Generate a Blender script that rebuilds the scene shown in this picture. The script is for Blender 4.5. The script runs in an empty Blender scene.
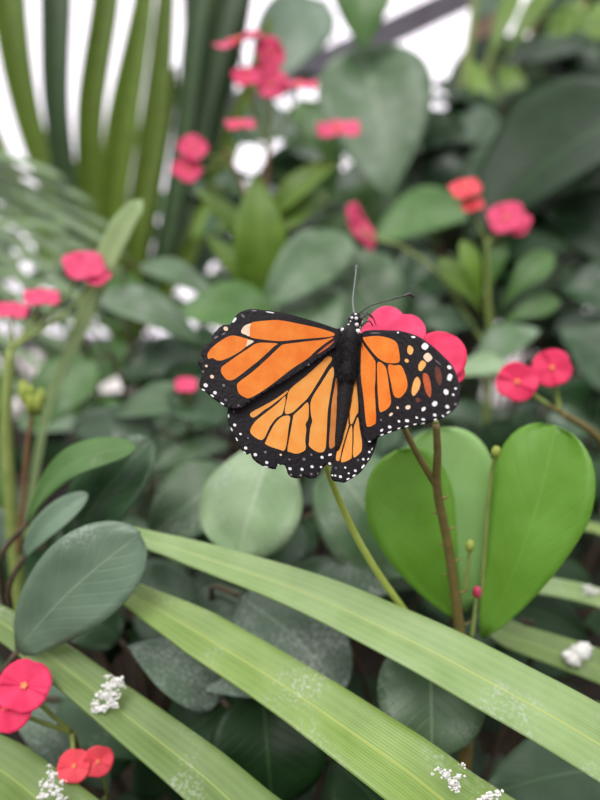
import bpy, math, random
from mathutils import Vector, Matrix, noise
from mathutils.geometry import delaunay_2d_cdt

random.seed(7)
SKY_TOP, SKY_OPEN, SUN = 1.4, 1.7, 2.0
scene = bpy.context.scene
COL = scene.collection
# ------------------------------------------------------------------ camera
F = 601.0
CAM = Vector((0.0, 0.0, 0.55))
PITCH = math.radians(14)
FWD = Vector((0, math.cos(PITCH), -math.sin(PITCH)))
UP = Vector((0, math.sin(PITCH), math.cos(PITCH)))
RIGHT = Vector((1, 0, 0))


def P(px, py, d):
    """place seen at (px,py) of the photograph, d metres along the view axis"""
    return CAM + d * (FWD + RIGHT * ((px - 300) / F) - UP * ((py - 400) / F))


cam_data = bpy.data.cameras.new('camera')
cam = bpy.data.objects.new('camera', cam_data)
COL.objects.link(cam)
cam.location = CAM
cam.rotation_euler = (math.radians(90) - PITCH, 0, 0)
cam_data.sensor_fit = 'HORIZONTAL'
cam_data.sensor_width = 36.0
cam_data.lens = 36.0 * F / 600.0
cam_data.clip_start = 0.01
cam_data.clip_end = 50
cam_data.dof.use_dof = True
cam_data.dof.focus_distance = 0.195
cam_data.dof.aperture_fstop = 6.5
scene.camera = cam


# ------------------------------------------------------------------ materials
def srgb(r, g, b):
    def f(c):
        c /= 255.0
        return c / 12.92 if c <= 0.04045 else ((c + 0.055) / 1.055) ** 2.4
    return (f(r), f(g), f(b), 1.0)


class NT:
    def __init__(self, name):
        self.m = bpy.data.materials.new(name)
        self.m.use_nodes = True
        self.t = self.m.node_tree
        self.t.nodes.clear()
        self.out = self.t.nodes.new('ShaderNodeOutputMaterial')

    def n(self, typ, **kw):
        nd = self.t.nodes.new(typ)
        for k, v in kw.items():
            setattr(nd, k, v)
        return nd

    def l(self, a, b):
        self.t.links.new(a, b)

    def math(self, op, a, b=None, clamp=False):
        nd = self.n('ShaderNodeMath', operation=op)
        nd.use_clamp = clamp
        for i, v in enumerate((a, b)):
            if v is None:
                continue
            if isinstance(v, (int, float)):
                nd.inputs[i].default_value = v
            else:
                self.l(v, nd.inputs[i])
        return nd.outputs[0]

    def noise(self, scale, detail=3.0, vec=None, rough=0.5):
        nd = self.n('ShaderNodeTexNoise')
        nd.inputs['Scale'].default_value = scale
        nd.inputs['Detail'].default_value = detail
        nd.inputs['Roughness'].default_value = rough
        if vec is not None:
            self.l(vec, nd.inputs['Vector'])
        return nd.outputs['Fac']

    def ramp(self, fac, a, b):
        nd = self.n('ShaderNodeMapRange')
        nd.inputs['From Min'].default_value = a
        nd.inputs['From Max'].default_value = b
        self.l(fac, nd.inputs['Value'])
        return nd.outputs['Result']

    def mix(self, fac, a, b):
        nd = self.n('ShaderNodeMix', data_type='RGBA')
        for sock, v in ((nd.inputs['Factor'], fac), (nd.inputs['A'], a), (nd.inputs['B'], b)):
            if isinstance(v, (int, float)):
                sock.default_value = v
            elif isinstance(v, tuple):
                sock.default_value = v
            else:
                self.l(v, sock)
        return nd.outputs['Result']

    def principled(self, color, rough=0.5, spec=0.5, bump=None, bump_s=0.3, bump_d=0.001, sheen=0):
        p = self.n('ShaderNodeBsdfPrincipled')
        if isinstance(color, tuple):
            p.inputs['Base Color'].default_value = color
        else:
            self.l(color, p.inputs['Base Color'])
        if isinstance(rough, (int, float)):
            p.inputs['Roughness'].default_value = rough
        else:
            self.l(rough, p.inputs['Roughness'])
        p.inputs['Specular IOR Level'].default_value = spec
        if sheen:
            p.inputs['Sheen Weight'].default_value = sheen
        if bump is not None:
            b = self.n('ShaderNodeBump')
            b.inputs['Strength'].default_value = bump_s
            b.inputs['Distance'].default_value = bump_d
            self.l(bump, b.inputs['Height'])
            self.l(b.outputs['Normal'], p.inputs['Normal'])
        return p.outputs['BSDF']

    def translucent(self, bsdf, color, w):
        t = self.n('ShaderNodeBsdfTranslucent')
        if isinstance(color, tuple):
            t.inputs['Color'].default_value = color
        else:
            self.l(color, t.inputs['Color'])
        mx = self.n('ShaderNodeMixShader')
        mx.inputs['Fac'].default_value = w
        self.l(bsdf, mx.inputs[1])
        self.l(t.outputs['BSDF'], mx.inputs[2])
        return mx.outputs['Shader']

    def done(self, sh):
        self.l(sh, self.out.inputs['Surface'])
        return self.m


def mul(c, k):
    return (c[0] * k, c[1] * k, c[2] * k, 1.0)


def leaf_material(name, ca, cb, rib=None, rough=0.42, trans=0.22, dust=0.0, stripes=False, rib_w=0.018, spec=0.5, veins=0.0, scale=60.0):
    """ca/cb: two tones of the living leaf; rib: midrib colour; dust: amount of chalky white residue"""
    k = NT(name)
    tc = k.n('ShaderNodeTexCoord')
    oi = k.n('ShaderNodeObjectInfo')
    off = k.n('ShaderNodeVectorMath', operation='ADD')
    k.l(tc.outputs['Object'], off.inputs[0])
    k.l(oi.outputs['Random'], off.inputs[1])
    vec = off.outputs[0]
    n1 = k.noise(scale, 3.0, vec)
    f = k.ramp(n1, 0.3, 0.7)
    col = k.mix(f, ca, cb)
    # each leaf its own age
    hs = k.n('ShaderNodeHueSaturation')
    k.l(k.ramp(oi.outputs['Random'], -0.0, 1.0), hs.inputs['Fac'])
    hs.inputs['Fac'].default_value = 1
    k.t.links.remove(hs.inputs['Fac'].links[0])
    k.l(col, hs.inputs['Color'])
    hv = k.n('ShaderNodeMapRange')
    hv.inputs['To Min'].default_value = 0.82
    hv.inputs['To Max'].default_value = 1.2
    k.l(oi.outputs['Random'], hv.inputs['Value'])
    k.l(hv.outputs['Result'], hs.inputs['Value'])
    col = hs.outputs['Color']
    uv = k.n('ShaderNodeUVMap')
    sp = k.n('ShaderNodeSeparateXYZ')
    k.l(uv.outputs['UV'], sp.inputs[0])
    u, v = sp.outputs[0], sp.outputs[1]
    du = k.math('ABSOLUTE', k.math('SUBTRACT', u, 0.5))
    bump = n1
    if stripes:
        w = k.math('SINE', k.math('MULTIPLY', u, 150.0))
        w2 = k.math('SINE', k.math('MULTIPLY', u, 47.0))
        s = k.math('ADD', k.math('MULTIPLY', w, 0.10), k.math('MULTIPLY', w2, 0.10))
        s = k.math('ADD', s, 0.2)
        col = k.mix(s, col, mul(cb, 1.5))
        bump = k.math('MULTIPLY', w, 0.25)
    if veins:
        ph = k.math('SUBTRACT', k.math('MULTIPLY', v, 58.0), k.math('MULTIPLY', du, 42.0))
        sv = k.ramp(k.math('SINE', ph), 0.86, 1.0)
        col = k.mix(k.math('MULTIPLY', sv, veins), col, mul(cb, 1.7))
        bump = k.math('SUBTRACT', n1, k.math('MULTIPLY', sv, 0.5))
    if rib is not None:
        rf = k.math('SUBTRACT', 1.0, k.ramp(du, rib_w * 0.5, rib_w), True)
        col = k.mix(k.math('MULTIPLY', rf, 0.8), col, rib)
    rg = rough
    if dust > 0:
        nd = k.noise(38.0, 2.0, vec)
        nf = k.noise(750.0, 2.5, vec)
        big = k.ramp(nd, 0.62 - 0.25 * dust, 0.80)
        fine = k.ramp(nf, 0.50, 0.66)
        haze = k.math('MULTIPLY', k.ramp(nd, 0.3, 0.8), 0.20 * dust, True)
        dd = k.math('ADD', k.math('MULTIPLY', k.math('MULTIPLY', big, fine, True), 0.8), haze, True)
        dd = k.math('MINIMUM', k.math('MAXIMUM', dd, 0.0), 1.0)
        col = k.mix(dd, col, srgb(205, 212, 205))
        rg = k.math('ADD', k.math('MULTIPLY', dd, 0.4), rough)
    sh = k.principled(col, rg, spec, bump, 0.35, 0.0006)
    tcol = k.mix(0.5, col, mul(cb, 1.6))
    return k.done(k.translucent(sh, tcol, trans))


G = srgb
M = {}
M['grey_leaf'] = leaf_material('grey_green_leaf', G(66, 96, 60), G(90, 122, 80), G(124, 150, 110), 0.36, 0.12, 0.5, veins=0.12, spec=0.45)
M['pale_leaf'] = leaf_material('pale_green_leaf', G(118, 148, 104), G(142, 170, 124), G(168, 190, 152), 0.38, 0.14, 0.5, veins=0.10, spec=0.45)
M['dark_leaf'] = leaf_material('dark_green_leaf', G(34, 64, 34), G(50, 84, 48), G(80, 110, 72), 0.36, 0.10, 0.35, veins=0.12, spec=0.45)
M['deep_shaded_leaf'] = leaf_material('deep_green_shaded_leaf', G(20, 46, 18), G(32, 64, 28), G(54, 86, 44), 0.45, 0.12, 0.0, veins=0.10, spec=0.28)  # deep green taken darker, standing in for shade over the planting
M['dusty_leaf'] = leaf_material('dusty_leaf', G(56, 84, 60), G(76, 104, 78), G(116, 138, 112), 0.5, 0.08, 1.3)
M['bright_leaf'] = leaf_material('bright_green_leaf', G(112, 164, 52), G(130, 182, 74), G(136, 186, 82), 0.40, 0.32, 0.0, rib_w=0.012, veins=0.03)
M['soft_leaf'] = leaf_material('soft_green_leaf', G(146, 188, 110), G(162, 200, 132), G(176, 208, 148), 0.40, 0.3, 0.0, rib_w=0.012, veins=0.05)
M['blue_leaf'] = leaf_material('blue_grey_leaf', G(104, 132, 108), G(124, 150, 124), G(146, 168, 142), 0.36, 0.12, 0.4, veins=0.08, rib_w=0.012)
M['lime_leaf'] = leaf_material('lime_leaf', G(104, 140, 48), G(130, 164, 62), G(154, 180, 92), 0.42, 0.35)
M['mid_leaf'] = leaf_material('mid_green_leaf', G(72, 112, 50), G(92, 134, 66), G(122, 152, 92), 0.40, 0.25, 0.1, veins=0.12)
M['strap'] = leaf_material('strap_leaf', G(104, 134, 52), G(130, 156, 76), G(176, 190, 84), 0.36, 0.15, 0.4, True, 0.02)
M['strap_pale'] = leaf_material('pale_strap_leaf', G(116, 144, 78), G(140, 165, 106), G(182, 196, 104), 0.34, 0.15, 0.35, True, 0.02)
M['strap_olive'] = leaf_material('olive_strap_leaf', G(92, 118, 50), G(114, 140, 70), G(158, 176, 80), 0.38, 0.15, 0.25, True, 0.02)
M['fan_blade'] = leaf_material('fan_palm_blade', G(84, 112, 34), G(116, 142, 44), G(150, 166, 70), 0.5, 0.35, 0.0, True, 0.03)
M['fan_dark'] = leaf_material('dark_fan_palm_blade', G(44, 68, 40), G(64, 90, 50), G(98, 122, 60), 0.5, 0.15, 0.0, True, 0.03)
M['feather'] = leaf_material('feather_palm_leaflet', G(104, 130, 88), G(136, 160, 120), G(160, 180, 136), 0.25, 0.2, 0.0, True, 0.05)
M['grass_blade'] = leaf_material('grass_blade', G(156, 180, 124), G(174, 196, 144), G(190, 206, 156), 0.4, 0.25, 0.0, True, 0.04)


def plain(name, ca, cb, rough=0.5, scale=200.0, trans=0.0, bump=0.3, spec=0.5, sheen=0):
    k = NT(name)
    tc = k.n('ShaderNodeTexCoord')
    n1 = k.noise(scale, 4.0, tc.outputs['Object'])
    col = k.mix(k.ramp(n1, 0.3, 0.7), ca, cb)
    sh = k.principled(col, rough, spec, n1, bump, 0.0005, sheen)
    if trans:
        sh = k.translucent(sh, col, trans)
    return k.done(sh)


M['stem_green'] = plain('green_stem', G(132, 152, 78), G(158, 174, 98), 0.5, 150, 0.1)
M['stem_yellow'] = plain('yellow_green_stem', G(186, 204, 96), G(204, 220, 116), 0.45, 150, 0.1)
M['stem_brown'] = plain('brown_stem', G(112, 104, 56), G(140, 122, 72), 0.6, 220)
M['stem_red'] = plain('reddish_stem', G(128, 92, 66), G(150, 118, 80), 0.6, 220)
M['woody'] = plain('woody_stem', G(70, 58, 46), G(98, 84, 66), 0.8, 120)
M['petal'] = plain('pink_red_bract', G(240, 52, 100), G(252, 72, 120), 0.55, 160, 0.22, 0.15, 0.3)
M['petal_pale'] = plain('rose_bract', G(244, 66, 120), G(254, 92, 140), 0.55, 160, 0.25, 0.15, 0.3)
M['petal_coral'] = plain('coral_red_bract', G(252, 76, 94), G(255, 100, 112), 0.55, 160, 0.22, 0.15, 0.3)
M['petal_far'] = plain('deep_rose_bract', G(236, 74, 122), G(248, 98, 142), 0.55, 160, 0.25, 0.15, 0.3)
M['cyathium'] = plain('orange_flower_centre', G(246, 120, 84), G(252, 160, 104), 0.5, 400)
M['bud'] = plain('crimson_bud', G(170, 40, 80), G(196, 70, 104), 0.5, 300)
M['bud_green'] = plain('green_bud', G(150, 170, 70), G(180, 190, 96), 0.5, 300, 0.1)
M['residue'] = plain('white_residue', G(214, 214, 208), G(244, 242, 238), 0.8, 900, 0, 0.8)
M['soil'] = plain('dark_soil', G(22, 19, 16), G(42, 35, 28), 0.95, 30, 0, 0.8, 0.2)
M['metal'] = plain('grey_frame_metal', G(92, 90, 98), G(108, 106, 114), 0.5, 12)
M['brown_post'] = plain('tan_timber', G(140, 112, 96), G(164, 134, 116), 0.7, 20)
M['black_fuzz'] = plain('black_fuzz', G(10, 8, 12), G(22, 18, 24), 0.6, 1800, 0, 0.8, 0.35, 0.03)
M['antenna'] = plain('antenna', G(44, 44, 46), G(70, 70, 70), 0.4, 300)
M['antenna_pale'] = plain('antenna_stalk', G(120, 128, 122), G(140, 146, 140), 0.35, 300)
M['white_scale'] = plain('white_scales', G(236, 232, 236), G(252, 250, 252), 0.7, 800)
M['grey_scale'] = plain('grey_scales_and_shine', G(104, 96, 106), G(128, 118, 126), 0.7, 800)  # grey wing spots, also the gloss streaks painted on the fore wings
M['cream_scale'] = plain('cream_scales', G(238, 206, 176), G(248, 222, 196), 0.7, 800)
M['peach_scale'] = plain('peach_scales', G(246, 168, 84), G(252, 186, 108), 0.65, 800)
M['rust_scale'] = plain('rust_scales', G(176, 76, 30), G(206, 96, 42), 0.65, 500)
M['brown_scale'] = plain('brown_scales', G(84, 40, 26), G(112, 54, 34), 0.7, 500)


def wing_orange(name, a, b):
    k = NT(name)
    tc = k.n('ShaderNodeTexCoord')
    n1 = k.noise(220, 3.0, tc.outputs['Object'])
    n2 = k.noise(2600, 2.0, tc.outputs['Object'])
    col = k.mix(k.ramp(n1, 0.3, 0.7), a, b)
    col = k.mix(k.math('MULTIPLY', k.ramp(n2, 0.45, 0.75), 0.25, True), col, mul(a, 0.75))
    sh = k.principled(col, 0.55, 0.35, n2, 0.25, 0.0002)
    return k.done(k.translucent(sh, col, 0.12))


M['orange'] = wing_orange('orange_scales', G(246, 124, 32), G(255, 150, 54))
M['orange_light'] = wing_orange('light_orange_scales', G(255, 160, 62), G(255, 182, 94))
M['orange_dull'] = wing_orange('dull_orange_scales', G(206, 122, 56), G(230, 150, 80))
M['wing_black'] = plain('black_scales', G(13, 9, 14), G(28, 20, 28), 0.55, 900, 0, 0.5, 0.3)


# ------------------------------------------------------------------ object helpers
def link_mesh(name, verts, faces, mats, parent=None, midx=None, uvs=None, smooth=True, solid=0.0, sub=0, offset=0.0):
    root = parent
    loc = Vector((0, 0, 0))
    while root is not None:
        loc = loc + Vector(root.location)
        root = root.parent
    if parent is None:
        c = Vector((0, 0, 0))
        for v in verts:
            c += v
        c /= max(1, len(verts))
        lo = min(v.z for v in verts)
        own = Vector((c.x, c.y, lo))
    else:
        own = Vector((0, 0, 0))
    me = bpy.data.meshes.new(name)
    me.from_pydata([tuple(v - loc - own) for v in verts], [], faces)
    for m in (mats if isinstance(mats, (list, tuple)) else [mats]):
        me.materials.append(m)
    if midx is not None:
        me.polygons.foreach_set('material_index', midx)
    if uvs is not None:
        ul = me.uv_layers.new(name='UVMap')
        for i, lp in enumerate(me.loops):
            ul.data[i].uv = uvs[lp.vertex_index]
    if smooth:
        me.polygons.foreach_set('use_smooth', [True] * len(me.polygons))
    me.update()
    o = bpy.data.objects.new(name, me)
    COL.objects.link(o)
    if parent is not None:
        o.parent = parent
    else:
        o.location = own
    if sub:
        md = o.modifiers.new('sub', 'SUBSURF')
        md.levels = md.render_levels = sub
    if solid:
        md = o.modifiers.new('thick', 'SOLIDIFY')
        md.thickness = solid
        md.offset = offset
    return o


def tag(o, label, cat, group=None, kind=None):
    if label:
        o['label'] = label
    if cat:
        o['category'] = cat
    if group:
        o['group'] = group
    if kind:
        o['kind'] = kind
    return o


def thing(name, loc, label, cat, group=None):
    o = bpy.data.objects.new(name, None)
    o.empty_display_size = 0.02
    COL.objects.link(o)
    o.location = loc
    return tag(o, label, cat, group)


def sub_empty_loc(v):
    return Vector(v)


def catmull(pts, n=8, closed=False):
    res = []
    L = len(pts)
    segs = L if closed else L - 1
    for i in range(segs):
        if closed:
            p0, p1, p2, p3 = pts[(i - 1) % L], pts[i], pts[(i + 1) % L], pts[(i + 2) % L]
        else:
            p0, p1, p2, p3 = pts[max(i - 1, 0)], pts[i], pts[i + 1], pts[min(i + 2, L - 1)]
        for j in range(n):
            t = j / n
            res.append(0.5 * ((2 * p1) + (p2 - p0) * t + (2 * p0 - 5 * p1 + 4 * p2 - p3) * t * t + (3 * p1 - p0 - 3 * p2 + p3) * t ** 3))
    if not closed:
        res.append(pts[-1].copy())
    return res


def centripetal(pts, n):
    q = [pts[0] * 2 - pts[1]] + list(pts) + [pts[-1] * 2 - pts[-2]]
    res = []
    for i in range(1, len(q) - 2):
        p0, p1, p2, p3 = q[i - 1], q[i], q[i + 1], q[i + 2]
        t0 = 0.0
        t1 = t0 + max((p1 - p0).length, 1e-7) ** 0.5
        t2 = t1 + max((p2 - p1).length, 1e-7) ** 0.5
        t3 = t2 + max((p3 - p2).length, 1e-7) ** 0.5
        for j in range(n):
            t = t1 + (t2 - t1) * j / n
            a1 = p0 * ((t1 - t) / (t1 - t0)) + p1 * ((t - t0) / (t1 - t0))
            a2 = p1 * ((t2 - t) / (t2 - t1)) + p2 * ((t - t1) / (t2 - t1))
            a3 = p2 * ((t3 - t) / (t3 - t2)) + p3 * ((t - t2) / (t3 - t2))
            b1 = a1 * ((t2 - t) / (t2 - t0)) + a2 * ((t - t0) / (t2 - t0))
            b2 = a2 * ((t3 - t) / (t3 - t1)) + a3 * ((t - t1) / (t3 - t1))
            res.append(b1 * ((t2 - t) / (t2 - t1)) + b2 * ((t - t1) / (t2 - t1)))
    res.append(pts[-1].copy())
    return res


def tube_geo(pts, radii, seg=8, n=6):
    pts = [Vector(p) for p in pts]
    if not isinstance(radii, (list, tuple)):
        radii = [radii] * len(pts)
    cp = centripetal(pts, n)
    rr = []
    for i in range(len(pts) - 1):
        for j in range(n):
            rr.append(radii[i] + (radii[i + 1] - radii[i]) * j / n)
    rr.append(radii[-1])
    V, Fc = [], []
    ref = Vector((0.31, 0.22, 0.93))
    for i, p in enumerate(cp):
        t = (cp[min(i + 1, len(cp) - 1)] - cp[max(i - 1, 0)])
        if t.length < 1e-9:
            t = Vector((0, 0, 1))
        t.normalize()
        a = t.cross(ref)
        if a.length < 1e-4:
            a = t.cross(Vector((1, 0, 0)))
        a.normalize()
        b = t.cross(a)
        for s in range(seg):
            an = 2 * math.pi * s / seg
            V.append(p + rr[i] * (math.cos(an) * a + math.sin(an) * b))
    for i in range(len(cp) - 1):
        for s in range(seg):
            s2 = (s + 1) % seg
            Fc.append((i * seg + s, i * seg + s2, (i + 1) * seg + s2, (i + 1) * seg + s))
    Fc.append(tuple(range(seg))[::-1])
    Fc.append(tuple((len(cp) - 1) * seg + s for s in range(seg)))
    return V, Fc


def join_geo(parts):
    V, Fc = [], []
    for v, f in parts:
        b = len(V)
        V += v
        Fc += [tuple(b + i for i in q) for q in f]
    return V, Fc


def tube(name, pts, radii, mat, parent, seg=8, n=6):
    v, f = tube_geo(pts, radii, seg, n)
    return link_mesh(name, v, f, mat, parent)


def blob_geo(c, rx, ry=None, rz=None, seed=0, rough=0.0, segs=12, rings=8, axes=None):
    ry = rx if ry is None else ry
    rz = rx if rz is None else rz
    ax = axes or (Vector((1, 0, 0)), Vector((0, 1, 0)), Vector((0, 0, 1)))
    V, Fc = [], []
    for i in range(rings + 1):
        th = math.pi * i / rings
        for j in range(segs):
            ph = 2 * math.pi * j / segs
            q = Vector((math.sin(th) * math.cos(ph), math.sin(th) * math.sin(ph), math.cos(th)))
            k = 1 + rough * noise.noise(q * 2.3 + Vector((seed * 3.1, seed, 0)))
            V.append(Vector(c) + k * (ax[0] * (q.x * rx) + ax[1] * (q.y * ry) + ax[2] * (q.z * rz)))
    for i in range(rings):
        for j in range(segs):
            j2 = (j + 1) % segs
            Fc.append((i * segs + j, (i + 1) * segs + j, (i + 1) * segs + j2, i * segs + j2))
    return V, Fc


# ------------------------------------------------------------------ leaves
def prof(kind, t):
    if kind == 'obovate':        # widest near the tip, rounded end
        return max(0.0, math.sin(math.pi * min(1, t) ** 1.75)) ** 0.62 * (0.25 + 0.75 * min(1, t * 1.6)) if t < 1 else 0.0
    if kind == 'round':
        return max(0.0, 1 - (2 * t - 1) ** 2) ** 0.5
    if kind == 'ovate':
        return max(0.0, math.sin(math.pi * t ** 0.75)) ** 0.8
    if kind == 'heart':
        return max(0.0, 1 - t) ** 0.62 * min(1.0, 0.62 + 2.2 * t) * 1.02
    if kind == 'lance':
        return max(0.0, math.sin(math.pi * t ** 0.85)) ** 0.9
    if kind == 'paddle':
        return 0.30 + 0.70 * math.sin(math.pi / 2 * min(1, t / 0.62)) ** 1.2 if 0.02 < t < 0.62 else (0.15 if t < 0.3 else max(0.0, 1 - ((t - 0.62) / 0.38) ** 2.2) ** 0.48)
    if kind == 'spoon':
        return (t / 0.68) ** 0.72 * (1 - 0.08 * (t / 0.68) ** 3) / 0.92 * 0.92 + 0.08 * (t / 0.68) ** 3 if t < 0.68 else max(0.0, 1 - ((t - 0.68) / 0.32) ** 2.6) ** 0.42
    if kind == 'bract':
        return max(0.0, 1 - (1.75 * t - 0.75) ** 2) ** 0.5 if t > 0.43 else 0.35 + 0.65 * math.sin(math.pi / 2 * t / 0.43)
    if kind == 'strap':
        return min(1.0, (t / 0.03) ** 0.5 if t > 0 else 0) * min(1.0, ((1 - t) / 0.12) ** 0.7 if t < 1 else 0)
    return 1.0


def leaf_geo(base, tip, width, hint, kind='ovate', fold=0.15, curl=0.12, side=0.0, wave=0.03, nu=10, nv=18, seed=0.0):
    base, tip = Vector(base), Vector(tip)
    ax = tip - base
    L = ax.length
    ax.normalize()
    nrm = Vector(hint)
    nrm = nrm - ax * nrm.dot(ax)
    if nrm.length < 1e-4:
        nrm = ax.orthogonal()
    nrm.normalize()
    sd = ax.cross(nrm)
    V, UV, Fc = [], [], []
    for j in range(nv + 1):
        t = 1 - (1 - j / nv) ** 1.6
        h = prof(kind, t) * width / 2
        h = max(h, width * 0.012)
        c = base + ax * (L * t) + nrm * (curl * L * (math.sin(math.pi * t))) + sd * (side * L * math.sin(math.pi * t))
        for i in range(nu + 1):
            u = -1 + 2 * i / nu
            w = wave * width * noise.noise(Vector((u * 1.3 + seed, t * 3.0, seed * 2.7))) * 2
            V.append(c + sd * (h * u) + nrm * (fold * h * (abs(u) ** 1.4) + w * (0.3 + abs(u))))
            UV.append((0.5 + u / 2, t))
    r = nu + 1
    for j in range(nv):
        for i in range(nu):
            a = j * r + i
            Fc.append((a, a + 1, a + r + 1, a + r))
    return V, Fc, UV


def hintv(d_px, up=0.45, right=0.0):
    """a leaf mostly turned to the light above and to the viewer"""
    c = (CAM - d_px).normalized()
    return c * (1 - up) + Vector((0, 0, 1)) * up + Vector((right, 0, 0))


def leaf(parent, b, t, wpx, mat, kind='ovate', up=0.4, right=0.0, name='leaf', **kw):
    B, T = P(*b), P(*t)
    dm = (b[2] + t[2]) / 2
    v, f, uv = leaf_geo(B, T, wpx * dm / F, hintv((B + T) / 2, up, right), kind, seed=random.random() * 50, **kw)
    return link_mesh(name, v, f, M[mat], parent, uvs=uv, solid=0.0004)


def ribbon(parent, pts, mat, name='leaf', up=0.5, fold=0.22, nu=10, n=10, right=0.0, taper0=False, taper1=False):
    """long strap leaf; pts = (px,py,depth,width px)"""
    c = centripetal([P(p[0], p[1], p[2]) for p in pts], n)
    W = []
    for i in range(len(pts) - 1):
        for j in range(n):
            a = j / n
            W.append((pts[i][3] + (pts[i + 1][3] - pts[i][3]) * a) * (pts[i][2] + (pts[i + 1][2] - pts[i][2]) * a) / F)
    W.append(pts[-1][3] * pts[-1][2] / F)
    V, UV, Fc = [], [], []
    m = len(c)
    for j in range(m):
        ax = (c[min(j + 1, m - 1)] - c[max(j - 1, 0)]).normalized()
        nrm = hintv(c[j], up, right)
        nrm = (nrm - ax * nrm.dot(ax)).normalized()
        sd = ax.cross(nrm)
        h = W[j] / 2
        for i in range(nu + 1):
            u = -1 + 2 * i / nu
            V.append(c[j] + sd * (h * u) + nrm * (fold * h * (abs(u) - 0.25 * u * u) + 0.02 * h * math.sin(j * 0.5 + u)))
            UV.append((0.5 + u / 2, j / (m - 1)))
    r = nu + 1
    for j in range(m - 1):
        for i in range(nu):
            a = j * r + i
            Fc.append((a, a + 1, a + r + 1, a + r))
    return link_mesh(name, V, Fc, M[mat], parent, uvs=UV, solid=0.0005)


def soil_under(px, py, d, dy=0.0):
    p = P(px, py, d)
    return Vector((p.x, p.y + dy, 0.0))


# ------------------------------------------------------------------ flowers
def bract_geo(c, axis, nrm, r, seed=0):
    """one broad kidney bract growing from c along axis"""
    axis = axis.normalized()
    nrm = (nrm - axis * nrm.dot(axis)).normalized()
    sd = axis.cross(nrm)
    V, Fc, UV = [], [], []
    nu, nv = 12, 8
    for j in range(nv + 1):
        t = j / nv
        for i in range(nu + 1):
            a = math.pi * (i / nu - 0.5) * 1.25
            rad = r * t * (1.0 - 0.10 * math.exp(-(a * 4) ** 2))
            x = math.sin(a) * rad * 1.05
            y = (math.cos(a) * 0.92 + 0.14) * rad
            z = 0.20 * r * t * t - 0.10 * r * (t ** 3) + 0.10 * r * t * math.cos(a * 3 + seed)
            V.append(c + axis * y + sd * x + nrm * z)
            UV.append((i / nu, t))
    q = nu + 1
    for j in range(nv):
        for i in range(nu):
            a = j * q + i
            Fc.append((a, a + 1, a + q + 1, a + q))
    return V, Fc, UV


def flower(plant, px, py, d, rpx, ang=90.0, tilt=0.0, yaw=0.0, mat='petal', centre=True, stalk_to=None, stalk_mat='stem_green', stalk_r=0.0007):
    """a crown-of-thorns flower head: two opposite bracts and an orange centre, ang = direction of the pair in the photo"""
    C = P(px, py, d)
    r = rpx * d / F
    back = (CAM - C).normalized()
    a = math.radians(ang)
    axis = RIGHT * math.cos(a) + UP * math.sin(a)
    side = axis.cross(back)
    tl = math.radians(tilt)
    nrm = (back * math.cos(tl) + Vector((0, 0.1, 1)) * math.sin(tl)).normalized()
    nrm = Matrix.Rotation(math.radians(yaw), 3, UP) @ nrm
    ax2 = (axis - nrm * axis.dot(nrm)).normalized()
    fl = bpy.data.objects.new('flower', None)
    COL.objects.link(fl)
    fl.parent = plant
    fl.location = C - plant.location
    for s in (1, -1):
        v, f, uv = bract_geo(C, ax2 * s, nrm, r, s)
        link_mesh('bract', v, f, M[mat], fl, uvs=uv, solid=0.00025)
    if centre:
        parts = []
        k = nrm.cross(ax2)
        for i in range(5):
            an = 2 * math.pi * i / 5
            parts.append(blob_geo(C + nrm * (0.10 * r) + (ax2 * math.cos(an) + k * math.sin(an)) * (0.09 * r), 0.07 * r, segs=8, rings=6))
        parts.append(blob_geo(C + nrm * 0.05 * r, 0.11 * r, segs=10, rings=6))
        v, f = join_geo(parts)
        link_mesh('flower_centre', v, f, M['cyathium'], fl)
    if stalk_to is not None:
        S = Vector(stalk_to)
        mid = (C + S) / 2 + Vector((0, 0, -0.1 * (C - S).length))
        tube('flower_stalk', [C - nrm * 0.0003, C * 0.7 + S * 0.3 - nrm * 0.12 * (C - S).length, S], [stalk_r, stalk_r, stalk_r * 1.2], M[stalk_mat], fl)
    return fl


# ------------------------------------------------------------------ setting
def box_geo(lo, hi):
    x0, y0, z0 = lo
    x1, y1, z1 = hi
    V = [Vector(p) for p in ((x0, y0, z0), (x1, y0, z0), (x1, y1, z0), (x0, y1, z0), (x0, y0, z1), (x1, y0, z1), (x1, y1, z1), (x0, y1, z1))]
    return V, [(0, 3, 2, 1), (4, 5, 6, 7), (0, 1, 5, 4), (1, 2, 6, 5), (2, 3, 7, 6), (3, 0, 4, 7)]


V, Fc = [], []
N = 70
for j in range(N + 1):
    for i in range(N + 1):
        x = -3 + 6 * i / N
        y = -1.5 + 5 * j / N
        V.append(Vector((x, y, 0.012 * noise.noise(Vector((x * 9, y * 9, 0))) - 0.008)))
for j in range(N):
    for i in range(N):
        a = j * (N + 1) + i
        Fc.append((a, a + 1, a + N + 2, a + N + 1))
tag(link_mesh('floor', V, Fc, M['soil']), 'dark bare soil of the planting bed under the leaves', 'floor', kind='structure')

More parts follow.
